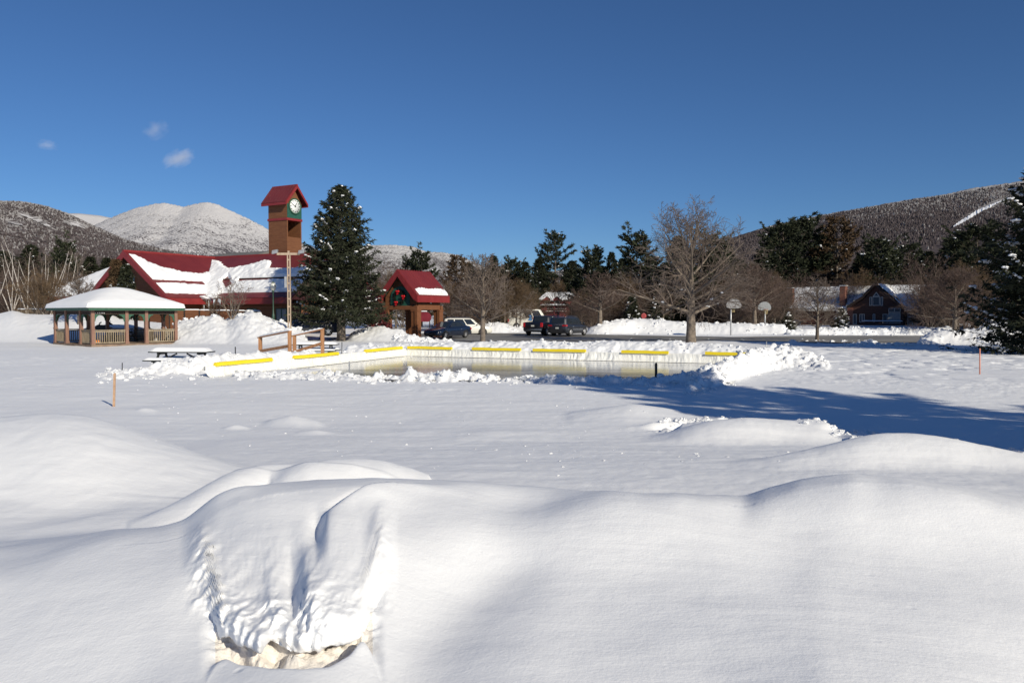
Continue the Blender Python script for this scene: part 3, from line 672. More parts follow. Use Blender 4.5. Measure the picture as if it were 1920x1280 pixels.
def mountain(name, prof, Yr, Yf, material, seed, nx=420, ny=150, gully=0.10, back=0.5, tree=0.0, zb=0.0):
    """ridge line at distance Yr surveyed as (px,row); slope descends to Yf in front and falls away behind"""
    q = np.linspace(prof[0][0], prof[-1][0], nx)
    rows = gsm(np.interp(q, [p[0] for p in prof], [p[1] for p in prof]), max(2, nx // 90))
    zr = np.array([ZP(r, Yr) for r in rows]); ux = (q - 960) / F_PX
    s = np.concatenate([np.linspace(0, 1, ny), 1 + np.linspace(0, 1, ny // 4)[1:]])
    S = s[:, None] * np.ones((1, nx))
    Yd = np.where(S <= 1, Yf + (Yr - Yf) * S, Yr + (Yr - Yf) * (S - 1) * back)
    Yd = Yd + 0.0 * ux[None]
    X = (Yr * ux)[None] * (0.35 + .65 * Yd / Yr)
    pr = np.where(S <= 1, S ** 1.15 * (1 - .12 * np.sin(S * pi)), 1 - (S - 1) * .8)
    L = (Yr - Yf)
    g = fbm(X / L * 5, Yd / L * 2.2, seed, 5) * gully * np.where(S <= 1, np.sin(np.clip(S, 0, 1) * pi) ** .8, 0)
    Z = zb + (zr[None] - zb) * (pr + g)
    if tree:
        Z = Z + tree * vnoise(X / (tree * .45), Yd / (tree * .45), seed + 3) * np.clip(S * 4, 0, 1)
    n, m = X.shape
    i = (np.arange(n - 1)[:, None] * m + np.arange(m - 1)[None]).ravel()
    me = fast_mesh(name, np.stack([X, Yd, Z], -1).reshape(-1, 3), quads=np.stack([i, i+1, i+m+1, i+m], 1), mats=[material])
    o = tag(obj_from(name, me), kind='structure')
    return o, (X, Yd, Z)
MTN_FAR = forest_mat('far_mountain', 420, 330, (.075, .07, .085), (.12, .11, .12), (.57, .56, .57), .115, base_frost=.26, bd=4.0)
MTN_MID = forest_mat('mid_mountain', 330, 260, (.08, .07, .08), (.13, .115, .115), (.58, .57, .57), .125, base_frost=.28, bd=4.0)
MTN_L = forest_mat('left_hill', 225, 150, (.066, .053, .056), (.105, .085, .086), (.38, .365, .36), .11, base_frost=.10, bd=2.5)
MTN_R = forest_mat('right_hill', 225, 60, (.078, .066, .070), (.104, .089, .093), (.36, .35, .35), .13, base_frost=.06, bd=2.0)
mountain('far_mountain', [(-100,470),(60,415),(120,400),(150,400),(190,404),(230,412),(330,450),(420,500)], 7500, 4200, MTN_FAR, 41, 200, 60)
mountain('double_peak_mountain', [(60,520),(130,455),(185,421),(215,408),(255,392),(290,384),(310,381),(330,385),(347,389),(370,383),(390,380),(410,384),(440,398),(470,412),(500,428),(530,445),(570,458),(620,478),(700,500),(900,540)], 5200, 2300, MTN_FAR, 42, 420, 160, .10, tree=7)
mountain('middle_mountain', [(520,510),(600,478),(650,465),(690,461),(740,460),(775,463),(800,473),(830,474),(860,479),(900,498),(960,515),(1020,512),(1060,506),(1090,503),(1115,508),(1180,525),(1320,560)], 4300, 2000, MTN_MID, 43, 460, 110, .09, tree=6)
_, HILL_L = mountain('left_hill', [(-900,330),(-500,345),(-200,368),(0,377),(45,378),(90,386),(130,400),(180,424),(240,450),(300,466),(360,478),(450,497),(560,520),(700,560)], 2200, 500, MTN_L, 44, 520, 170, .13, tree=3)
_, HILL_R = mountain('right_hill', [(1180,545),(1290,490),(1370,447),(1400,437),(1440,425),(1500,412),(1560,400),(1620,390),(1700,375),(1760,367),(1820,354),(1880,345),(1920,340),(2100,318),(2500,290),(3000,300)], 1900, 420, MTN_R, 45, 520, 170, .10, tree=3)
M['scar'] = mat('rock_snow', (.16, .145, .14), .9, (.62, .60, .60), .05, 6, lo=.42, hi=.56)
def patch(name, H, pts, lift, material):
    """strip laid over the hill's own surface through picture points (px,row,halfwidth px)"""
    X, Y, Z = H; nf = X.shape[0] * 4 // 5; Q = 960 + F_PX * X[:nf] / Y[:nf]; RW = HORIZ - F_PX * (Z[:nf] - CAM_H) / Y[:nf]
    def surf(px, row):
        c = []
        i0 = np.argmin(np.abs(RW - row) + np.abs(Q - px)) ; j0 = np.unravel_index(i0, RW.shape)[1]
        for j in (j0 - 1, j0, j0 + 1):
            o = np.argsort(RW[:, j]); c.append([np.interp(row, RW[o, j], A[o, j]) for A in (Q, X[:nf], Y[:nf], Z[:nf])])
        c = np.array(c); o = np.argsort(c[:, 0]); return tuple(np.interp(px, c[o, 0], c[o, k]) for k in (1, 2, 3))
    pts = [tuple(np.interp(t, range(len(pts)), [p[k] for p in pts]) for k in range(3)) for t in np.linspace(0, len(pts) - 1, 4 * len(pts))]
    top = []; bot = []
    for n_, (px, row, hw) in enumerate(pts):
        hw = hw * (1 + .35 * sin(n_ * 2.7))
        for lst, s in ((top, -1), (bot, 1)): x, y, z = surf(px, row + s * hw); lst.append((x, y - lift, z + lift * .6))
    b = MB(); n = len(pts); b.add(top + bot, [(i, i+1, n+i+1, n+i) for i in range(n-1)])
    o = b.build(name, material, fix=False); return tag(o, kind='structure')
SKI = [(1782,428,1.0),(1790,423,2.4),(1800,417,3.2),(1812,410,3.2),(1824,402,3.6),(1836,396,3.0),(1850,390,2.6),(1862,384,1.2),(1874,379,1.0),(1884,377,1.4)]
patch('ski_trail', HILL_R, SKI, 3.5, M['snow'])
SCARS = [[(44,404,1.2),(58,408,2.4),(74,414,3.4),(90,422,3.6),(102,430,1.6)], [(124,418,1.2),(138,421,3.6),(150,422,4.2),(163,428,2.0)], [(20,418,1),(34,421,2),(48,424,1)]]
for sc_ in SCARS: patch('snow_slide', HILL_L, sc_, 2.5, M['scar'])
# the woods themselves: thousands of small rimed trees, one mass per hill
def hill_forest(name, H, n, seed, frost_z, fw, hmin, hmax, mats, smin=.3, qlim=None, avoid=None):
    X, Y, Z = H; rg = np.random.default_rng(seed)
    ny = X.shape[0] * 4 // 5
    i = ((smin + (1 - smin) * rg.random(n) ** .8) * (ny - 2)).astype(int); j = rg.integers(0, X.shape[1] - 1, n)
    a = rg.random(n); x = X[i, j] * (1-a) + X[i, j+1] * a; b_ = rg.random(n); y = Y[i, j] * (1-b_) + Y[i+1, j] * b_; z = Z[i, j] * (1-b_) + Z[i+1, j] * b_
    if qlim is not None:
        qq = 960 + F_PX * x / y; k = (qq > qlim[0]) & (qq < qlim[1]); x, y, z = x[k], y[k], z[k]; n = len(x)
    qq = 960 + F_PX * x / y; rr_ = HORIZ - F_PX * (z - CAM_H) / y
    for ln in (avoid or []):
        k = dist_poly(qq, rr_, [(a_, b2) for a_, b2, _ in ln]) > 6.5; x, y, z, qq, rr_ = x[k], y[k], z[k], qq[k], rr_[k]
    n = len(x)
    nz = fbm(x / 160, y / 160, seed, 3) * fw * 1.3
    fr = np.clip((z + nz - frost_z + fw) / (2 * fw), 0, 1)
    mi = np.where(rg.random(n) < fr * .52 + .03, 1, np.where(rg.random(n) < .5, 0, 2))
    h = hmin + (hmax - hmin) * rg.random(n); r = h * (.24 + .16 * rg.random(n))
    ang = np.linspace(0, 2 * pi, 5, endpoint=False); V = []; 
    ring0 = np.stack([np.cos(ang), np.sin(ang), np.full(5, .12)], 1); ring1 = np.stack([np.cos(ang + .6) * .75, np.sin(ang + .6) * .75, np.full(5, .5)], 1)
    base = np.concatenate([ring0, ring1, [[0, 0, 1.0]]])
    Vt = base[None] * np.stack([r, r, h], 1)[:, None, :] * (1 + .35 * (rg.random((n, 11, 3)) - .5)) + np.stack([x, y, z - .6], 1)[:, None, :]
    T = [(0+k, (k+1) % 5, 5+(k+1) % 5) for k in range(5)] + [(k, 5+(k+1) % 5, 5+k) for k in range(5)] + [(5+k, 5+(k+1) % 5, 10) for k in range(5)]
    T = (np.array(T)[None] + (np.arange(n) * 11)[:, None, None]).reshape(-1, 3)
    me = fast_mesh(name, Vt.reshape(-1, 3), tris=T, smooth=False, mats=mats, mat_idx=np.repeat(mi, 15))
    return tag(obj_from(name, me), kind='stuff')
TREE_D = mat('hill_tree_dark', (.064, .056, .060), .95, (.075, .062, .062), .02, 3, spec=0)
TREE_B = mat('hill_tree_brown', (.092, .077, .081), .95, (.122, .104, .108), .02, 3, spec=0)
TREE_F = mat('hill_tree_rimed', (.17, .162, .166), .95, (.32, .31, .31), .03, 3, spec=0)
hill_forest('right_hill_woods', HILL_R, 60000, 81, 222, 62, 3, 6, [TREE_D, TREE_F, TREE_B], .56, qlim=(1250, 2200), avoid=[SKI])
hill_forest('left_hill_woods', HILL_L, 52000, 82, 245, 150, 3, 6.5, [TREE_D, TREE_F, TREE_B], .4, qlim=(-250, 700), avoid=SCARS)
# ================================================================ SKATING RINK
RB = [Vector((-10.0, 25.85, 0)), Vector((-5.4, 39.7, 0)), Vector((10.3, 32.85, 0)), Vector((6.7, 24.25, 0))]
def poly_at(path, s):
    """point and unit direction at length s along a polyline"""
    for a, b in zip(path[:-1], path[1:]):
        L = (b - a).length
        if s <= L or b is path[-1]: return a + (b - a) * (s / L), (b - a).normalized()
        s -= L
def build_rink():
    ice_m, nt, b = new_mat('rink_ice')
    tc = N(nt, 'ShaderNodeTexCoord'); mp = N(nt, 'ShaderNodeMapping'); mp.inputs['Scale'].default_value = (.16, .8, 1); mp.inputs['Rotation'].default_value = (0, 0, R(8))
    nz = N(nt, 'ShaderNodeTexNoise', Scale=1.0, Detail=6.0, Roughness=.6); nt.links.new(tc.outputs['Object'], mp.inputs[0]); nt.links.new(mp.outputs[0], nz.inputs['Vector'])
    rp = N(nt, 'ShaderNodeValToRGB'); e = rp.color_ramp.elements; e[0].position = .38; e[0].color = (.30, .305, .31, 1); e[1].position = .62; e[1].color = (.70, .70, .69, 1)
    nt.links.new(nz.outputs['Fac'], rp.inputs[0]); nt.links.new(rp.outputs[0], b.inputs['Base Color'])
    b.inputs['Roughness'].default_value = .12; b.inputs['IOR'].default_value = 1.31
    n2 = N(nt, 'ShaderNodeTexNoise', Scale=2.2, Detail=4.0); nt.links.new(mp.outputs[0], n2.inputs['Vector'])
    bp = N(nt, 'ShaderNodeBump', Strength=.18, Distance=.012); nt.links.new(n2.outputs['Fac'], bp.inputs['Height']); nt.links.new(bp.outputs[0], b.inputs['Normal'])
    m = MB(); m.add([(p.x, p.y, 0.0) for p in RB], [(0, 3, 2, 1)])
    tag(m.build('ice', ice_m, fix=False), kind='structure')
    t = thing('rink_boards', 'low rink boards draped with wrinkled white plastic liner around the ice', 'rink boards')
    path = RB[:3]; L = sum((b_ - a).length for a, b_ in zip(path[:-1], path[1:])); L1 = (RB[1] - RB[0]).length
    nu, nv = 900, 14; V = []; rg = np.random.default_rng(4)
    S = np.linspace(0, L, nu)
    fold = fbm(S * 2.2, S * 0, 91, 3) ; clump = sstep(.45, .75, vnoise(S * .45, S * 0 + 3, 95))
    for i, s in enumerate(S):
        p, d = poly_at(path, s); n = Vector((d.y, -d.x, 0))       # towards the ice
        for j in range(nv):
            v = j / (nv - 1)
            # back flap, over the top, down the face, flaring on to the ice
            if v < .2: off, z = -.16 + .13 * (v / .2), .24 + .165 * (v / .2)
            else:
                k = (v - .2) / .8; z = .405 * (1 - k) + .012 * k; off = .0 + .035 * k + .16 * k ** 5
            wob = (fold[i] * .05 + math.sin(s * 13 + fold[i] * 9 + v * 3.0) * .020 * (0.3 + 1.6 * clump[i]) + math.sin(s * 31 + fold[i] * 5 - v * 4) * .008) * (min(1, max(0, (v - .2) * 2.2)))
            q = p + n * (off + .03 + max(wob, -.02)); V.append((q.x, q.y, max(z, .012) + (.012 * fold[i] if v < .35 else 0)))
    V = np.array(V); i = (np.arange(nu - 1)[:, None] * nv + np.arange(nv - 1)[None]).ravel()
    obj_from('liner', fast_mesh('liner', V, quads=np.stack([i, i + nv, i + nv + 1, i + 1], 1), mats=[M['liner']]), t)
    bm_ = MB()
    for a, b_ in zip(path[:-1], path[1:]):
        d = (b_ - a).normalized(); n = Vector((d.y, -d.x, 0)); a = a + d * .5
        bm_.bar(a - n * .035 + Vector((0, 0, .17)), b_ - n * .035 + Vector((0, 0, .17)), .04, .40)
    bm_.build('board', M['rail_wood'], t)
    for s in np.arange(1.5, L, 2.4):
        p, d = poly_at(path, s); n = Vector((d.y, -d.x, 0)); sp = MB(); sp.bar(p - n * .2 + Vector((0, 0, -.1)), p - n * .1 + Vector((0, 0, .36)), .05, .05); sp.build('brace', M['rail_wood'], t)
    # yellow foam caps clipped along the top edge
    names = ['nearest the wooden handrails on the picnic table side', 'just in front of the two wooden handrails', 'just short of the far corner', 'first past the far corner', 'in front of the slim bare tree trunk', 'in front of the two parked dark cars', 'straight behind the black post', 'half buried in the far snow bank']
    spans = [(401, 507), (549, 632), (683, 752), (765, 848), (886, 977), (1000, 1099), (1166, 1254), (1323, 1416)]
    def s_at(px, seg):
        a, b_ = (RB[0], RB[1]) if seg == 0 else (RB[1], RB[2]); d = b_ - a; c = (px - 960) / F_PX
        k = (c * a.y - a.x) / (d.x - c * d.y); return k * d.length + (0 if seg == 0 else L1)
    for k, ((p0, p1), nm) in enumerate(zip(spans, names)):
        seg = 0 if k < 3 else 1; s0, s1 = s_at(p0, seg), s_at(p1, seg)
        a, d = poly_at(path, s0); c, _ = poly_at(path, s1); n = Vector((d.y, -d.x, 0))
        b = MB(); sec = []; r0, ht = .085, .062
        # hollow half-round cap with a flat skirt, swept along the board
        for th in np.linspace(0, pi, 9): sec.append((r0 * cos(th) * .75, ht * sin(th)))
        sec = [(.075, -.065)] + sec + [(-.075, -.065)]
        N_ = 12; L_ = (c - a).length; vs = []
        for i in range(N_ + 1):
            p = a + (c - a) * (i / N_); sag = .004 * sin(i * 1.3 + k) + .004 * sin(i * .5 + k * 2)
            vs += [p + n * (o + .03) + Vector((0, 0, .43 + h + sag)) for o, h in sec]
        ns = len(sec); fs = [(i*ns+j, i*ns+(j+1) % ns, (i+1)*ns+(j+1) % ns, (i+1)*ns+j) for i in range(N_) for j in range(ns)] + [tuple(range(ns))[::-1], tuple(range(N_*ns, (N_+1)*ns))]
        b.add([v - a for v in vs], fs, False)
        o = b.build('edge_bumper', M['yellow']); o.location = a
        tag(o, 'yellow foam bumper on the rink boards, ' + nm, 'bumper', 'yellow bumpers along the rink boards')
build_rink()

# ================================================================ GAZEBO
def build_gazebo():
    L1, L2 = GAZ_L1, GAZ_L2; ang = math.atan2(GAZ_E1.y, GAZ_E1.x); zt = 2.32
    t = thing('gazebo', 'open wooden gazebo with green eaves under a thick cap of snow', 'gazebo', GAZ_D, ang)
    d = MB(); d.box((-.15, -.15, -.25), (L1 + .15, L2 + .15, .10)); d.build('deck', M['deck'], t)
    fx = [0, 2.17, 3.49, L1]; fy = [0, 1.77, 4.1, L2]
    posts = [(x, 0) for x in fx] + [(x, L2) for x in fx] + [(0, y) for y in fy[1:3]] + [(L1, y) for y in fy[1:3]]
    for (x, y) in posts:
        b = MB(); b.box((x - .10, y - .10, -.1), (x + .10, y + .10, zt)); b.box((x - .12, y - .12, .1), (x + .12, y + .12, .25)); b.box((x - .12, y - .12, 1.05), (x + .12, y + .12, 1.12))
        b.build('post', M['post_wood'], t)
    # header beams and green scroll brackets
    b = MB(); zb = zt
    for (p, q) in (((-.1, 0), (L1 + .1, 0)), ((-.1, L2), (L1 + .1, L2)), ((0, .1), (0, L2 - .1)), ((L1, .1), (L1, L2 - .1))):
        b.bar((*p, zb - .07), (*q, zb - .07), .09, .13); b.bar((*p, zb - .24), (*q, zb - .24), .05, .05)
        n = int(((Vector(q) - Vector(p)).length) / .14)
        for i in range(n):
            x = p[0] + (q[0]-p[0]) * (i + .5) / n; y = p[1] + (q[1]-p[1]) * (i + .5) / n; b.box((x-.025, y-.025, zb - .215), (x+.025, y+.025, zb-.135))
    b.build('header_frieze', M['dark_trim'], t)
    def bracket(p, dx, dy):
        pts = []
        for k in range(9):
            a = k / 8 * pi / 2; pts.append((.10 + .38 * (1 - cos(a)), -.27 - .46 * (1 - sin(a))))
        outline = [(.10, -.27)] + [(.48 - 0 * 1, -.27)] + [(.48 - (.30) * sin(k / 8 * pi / 2), -.33 - .36 * (1 - cos(k / 8 * pi / 2))) for k in range(9)] + [(.10, -.78)]
        n = Vector((-dy, dx, 0)) * .05
        br = MB(); br.prism([Vector((p[0] + dx*u, p[1] + dy*u, zb + v)) - n / 2 for u, v in outline], n); br.build('bracket', M['green_trim'], t)
    for y in (0, L2):
        for i, x in enumerate(fx):
            if i < 3: bracket((x, y), 1, 0)
            if i > 0: bracket((x, y), -1, 0)
    for x in (0, L1):
        for i, y in enumerate(fy):
            if i < 3: bracket((x, y), 0, 1)
            if i > 0: bracket((x, y), 0, -1)
    # balustrades either side of the four openings
    def panel(p, q):
        b = MB(); p = Vector((*p, 0)); q = Vector((*q, 0)); dd = (q - p).normalized(); p = p + dd * .1; q = q - dd * .1
        up = lambda z: Vector((0, 0, z))
        b.bar(p + up(1.02), q + up(1.02), .12, .05); b.bar(p + up(.93), q + up(.93), .05, .08); b.bar(p + up(.20), q + up(.20), .05, .08)
        n = max(3, int((q - p).length / .135))
        for i in range(n):
            c = p + (q - p) * ((i + .5) / n); b.bar(c + up(.24), c + up(.90), .035, .05, up=dd)
        b.build('railing', M['rail_wood'], t)
    for y in (0, L2): panel((0, y), (fx[1], y)); panel((fx[2], y), (L1, y))
    for x in (0, L1): panel((x, 0), (x, fy[1])); panel((x, fy[2]), (x, L2))
    # hip roof, short ridge, deep green fascia
    o = .42; z0, z1 = 2.36, 3.60; hx, hy = L1 / 2, L2 / 2; rl = .9
    c = [(-o, -o), (L1+o, -o), (L1+o, L2+o), (-o, L2+o)]; rg = [(hx - .5, hy - rl + .3), (hx + .5, hy + rl - .3)]
    r = MB(); r.add([(x, y, z0 + .1) for x, y in c] + [(rg[0][0], rg[0][1], z1), (rg[1][0], rg[1][1], z1)] + [(x, y, z0 + .02) for x, y in c],
                    [(0, 1, 4), (1, 2, 5, 4), (2, 3, 5), (3, 0, 4, 5), (9, 8, 7, 6), (0, 6, 7, 1), (1, 7, 8, 2), (2, 8, 9, 3), (3, 9, 6, 0)])
    r.build('roof', M['dark_trim'], t)
    f = MB()
    for i in range(4):
        a, b_ = Vector((*c[i], z0 + .05)), Vector((*c[(i+1) % 4], z0 + .05)); dd = (b_ - a).normalized(); f.bar(a - dd * .025, b_ + dd * .025, .05, .20)
    f.build('fascia', M['green_trim'], t)
    # the snow lies as one smooth, round-shouldered cap
    n = 70; gx = np.linspace(-o - .10, L1 + o + .10, n); gy = np.linspace(-o - .10, L2 + o + .10, n); X, Y = np.meshgrid(gx, gy, indexing='ij')
    ex = np.minimum(X + o + .10, L1 + o + .10 - X); ey = np.minimum(Y + o + .10, L2 + o + .10 - Y)
    k = .9; e = np.minimum(ex, ey); sl = (z1 - z0 - .1) / (hx + o - .5)
    sm = -np.log(np.exp(-ex / k * 2.4) + np.exp(-ey / k * 2.4)) * k / 2.4
    base = z0 + .12 + np.maximum(e - .1, 0) * sl
    depth = .36 * (1 - np.exp(-np.maximum(e, 0) / .10)) ** .5 + .03 * fbm(X, Y, 5, 3)
    crown = z0 + .12 + np.maximum(sm, 0) * sl + depth
    top = np.minimum(crown, z1 + .40 - .0 * X); top = z1 + .36 - np.log(1 + np.exp((z1 + .36 - crown) * 9)) / 9
    Z = np.where(e < .003, z0 + .13, np.maximum(top, z0 + .13))
    V = np.stack([X, Y, Z], -1).reshape(-1, 3); i = (np.arange(n-1)[:, None] * n + np.arange(n-1)[None]).ravel()
    obj_from('snow_cap', fast_mesh('snow_cap', V, quads=np.stack([i, i+n, i+n+1, i+1], 1), mats=[M['roof_snow']]), t)
    # picnic table standing inside, pumpkins and bin
    def loc(x, y, z=.1): return GAZ_D + GAZ_E1 * x + GAZ_E2 * y + Vector((0, 0, z))
    picnic_table(loc(3.5, 4.0), ang + .2, 'dark picnic table standing inside the gazebo', snow=False)
    for (p, lab, sc) in ((loc(.42, 2.3), 'large orange pumpkin standing in the open doorway of the gazebo', 1.0), (loc(.40, .30), 'small orange pumpkin behind the gazebo balusters at the corner post', .72)):
        b = MB(); V = []; nb = 10; n1, n2 = 40, 14
        for i in range(n2 + 1):
            ph = -pi/2 + pi * i / n2
            for k_ in range(n1):
                th = 2*pi*k_/n1; rr = .26 * cos(ph) * (.9 + .1 * abs(cos(th * nb / 2))); V.append((rr*cos(th), rr*sin(th), .21 + .21 * sin(ph) * (1 - .12 * (cos(ph) < .35))))
        b.add(V, [(i*n1+k_, i*n1+(k_+1) % n1, (i+1)*n1+(k_+1) % n1, (i+1)*n1+k_) for i in range(n2) for k_ in range(n1)], True)
        pt = thing('pumpkin', lab, 'pumpkin', p, .3, 'pumpkins in the gazebo'); pt.scale = (sc, sc, sc)
        b.build('flesh', M['pumpkin'], pt)
        s = MB(); s.tube([(0, 0, .39), (.02, 0, .45), (.05, .02, .50)], [.035, .025, .03], 6); s.build('stem', M['rail_wood'], pt)
    bn = thing('litter_bin', 'black round litter bin standing inside the gazebo', 'bin', loc(4.4, 1.5), 0)
    b = MB(); b.lathe([(.24, 0), (.28, .05), (.30, .75), (.31, .78)], 20); b.build('drum', M['black'], bn)
    b = MB(); b.lathe([(.32, .78), (.32, .82), (.27, .92), (.12, .98), (.11, .99)], 20); b.build('lid', M['black'], bn)

def picnic_table(p, rz, label, snow=True, snow_t=.13, mat_=None):
    m = mat_ or M['table_dark']
    t = thing('picnic_table', label, 'picnic table', p, rz, 'picnic tables')
    b = MB()
    for i in range(5): y = -.36 + i * .15; b.box((-1.1, y, .70), (1.1, y + .138, .74))
    b.build('table_top', m, t)
    for s in (-1, 1):
        b = MB()
        for i in range(2): y = s * .62 + i * .145 - .14; b.box((-1.1, y, .41), (1.1, y + .135, .45))
        q = b.build('bench', m, t)
        if snow:
            k = MB(); snow_strip(k, -1.08, 1.08, s * .62 - .13, s * .62 + .14, .452, .10, 7 + s); k.build('bench_snow', M['roof_snow'], q)
    for x in (-.75, .75):
        b = MB()
        for s in (-1, 1): b.bar((x, s * .22, .69), (x, s * .70, 0), .09, .045, up=(1, 0, 0))
        b.bar((x, -.75, .38), (x, .75, .38), .05, .09); b.bar((x, -.34, .665), (x, .34, .665), .05, .07)
        b.bar((x, 0, .38), (x * .25, 0, .66), .04, .06, up=(0, 1, 0)); b.build('leg_frame', m, t)
    if snow:
        k = MB(); snow_strip(k, -1.07, 1.07, -.335, .36, .741, snow_t, 3); k.build('snow_layer', M['roof_snow'], t)
    return t
def snow_strip(b, x0, x1, y0, y1, z, th, seed, nx=22, ny=8):
    """soft pillow of snow on a flat top"""
    V = []
    for i in range(nx + 1):
        for j in range(ny + 1):
            u, v = i / nx, j / ny; e = min(u * (x1 - x0), (1-u) * (x1 - x0), v * (y1 - y0), (1-v) * (y1 - y0))
            V.append((x0 + (x1-x0)*u, y0 + (y1-y0)*v, z + th * (1 - math.exp(-e / (th * .45))) * (.92 + .25 * (float(vnoise(u*5+seed, v*3+seed, seed)) - .5))))
    b.add(V, [(i*(ny+1)+j, (i+1)*(ny+1)+j, (i+1)*(ny+1)+j+1, i*(ny+1)+j+1) for i in range(nx) for j in range(ny)], True)
build_gazebo()
p = P(341, 659, 29.3); picnic_table(Vector((p.x, p.y, p.z - .73)), R(-4), 'snow topped dark picnic table half buried before the gazebo', snow_t=.16)
p = P(592, 645, 39.5); picnic_table(Vector((p.x, p.y, p.z - .74)), R(2), 'snow topped dark picnic table behind the wooden handrails', snow_t=.13)
Ym = next((y for y in np.arange(60, 72, .25) if P(193, 621, y).z <= gz(XP(193, y), y) + .05), 66.0)
mt = thing('machine', 'small black machine with upright handles seen over the gazebo railing', 'machine', (XP(193, Ym), Ym, P(193, 621, Ym).z), R(8))
b = MB(); b.prism([(-.50, -.2, .12), (-.46, -.2, .42), (-.30, -.2, .50), (.1, -.2, .47), (.25, -.2, .38), (.62, -.2, .30), (.66, -.2, .22), (.30, -.2, .12)], (0, .4, 0)); b.build('body', M['black'], mt, bevel=.03)
b = MB(); b.tube([(.25, 0, .36), (.34, 0, .55), (.50, 0, .60), (.72, 0, .50)], [.10, .13, .10, .03], 8); b.build('front_guard', M['black'], mt)
for pts in ([(-.25, -.1, .45), (-.2, -.1, .62), (-.05, -.1, .72)], [(-.25, .1, .45), (-.22, .1, .60), (-.1, .1, .66)], [(.38, 0, .55), (.5, 0, .70), (.6, 0, .78)]):
    b = MB(); b.tube(pts, .025, 6); b.build('handle', M['black'], mt)
for x in (-.4, .3):
    b = MB(); b.tube([(x, 0, .15), (x, 0, -.35)], .03, 6); b.build('leg', M['black'], mt)

# ================================================================ MAIN BUILDING
BO = Vector((P(232, 473, 72).x, 72.0, 0)); BA = R(-30)
def roof_sheet(t, name, material, E0, E1, R1, R0, thick=.14, parent=None):
    """roof plane from eave E0-E1 up to ridge R0-R1"""
    b = MB(); b.slab([E0, E1, R1, R0], thick); return b.build(name, material, parent or t)
def roof_snow(name, parent, E0, E1, R1, R0, mask, th=.20, nu=150, ns=60, lift=.16, seed=0):
    """snow blanket on a roof plane; mask(u,s)>0 where it lies (u along the eave 0-1, s up the slope 0-1)"""
    E0, E1, R1, R0 = [np.array(v, float) for v in (E0, E1, R1, R0)]
    u, s = np.meshgrid(np.linspace(0, 1, nu), np.linspace(0, 1, ns), indexing='ij')
    e = E0[None, None] * (1-u)[..., None] + E1[None, None] * u[..., None]; r = R0[None, None] * (1-u)[..., None] + R1[None, None] * u[..., None]
    p = e * (1-s)[..., None] + r * s[..., None]
    n = np.cross(E1 - E0, R0 - E0); n /= np.linalg.norm(n)
    if n[2] < 0: n = -n
    mk = mask(u, s)
    h = -.03 + (th * (.85 + .45 * fbm(u * 9, s * 5, seed, 3) + .25 * fbm(u * 40, s * 16, seed + 2, 3)) + .03) * sstep(0, .055, mk)
    V = (p + n * (lift + h)[..., None]).reshape(-1, 3); keep = mk > -.012
    i = (np.arange(nu-1)[:, None] * ns + np.arange(ns-1)[None]); k = keep[:-1, :-1] | keep[1:, :-1] | keep[:-1, 1:] | keep[1:, 1:]
    i = i[k].ravel(); me = fast_mesh(name, V, quads=np.stack([i, i+ns, i+ns+1, i+1], 1), mats=[M['roof_snow']])
    return obj_from(name, me, parent)
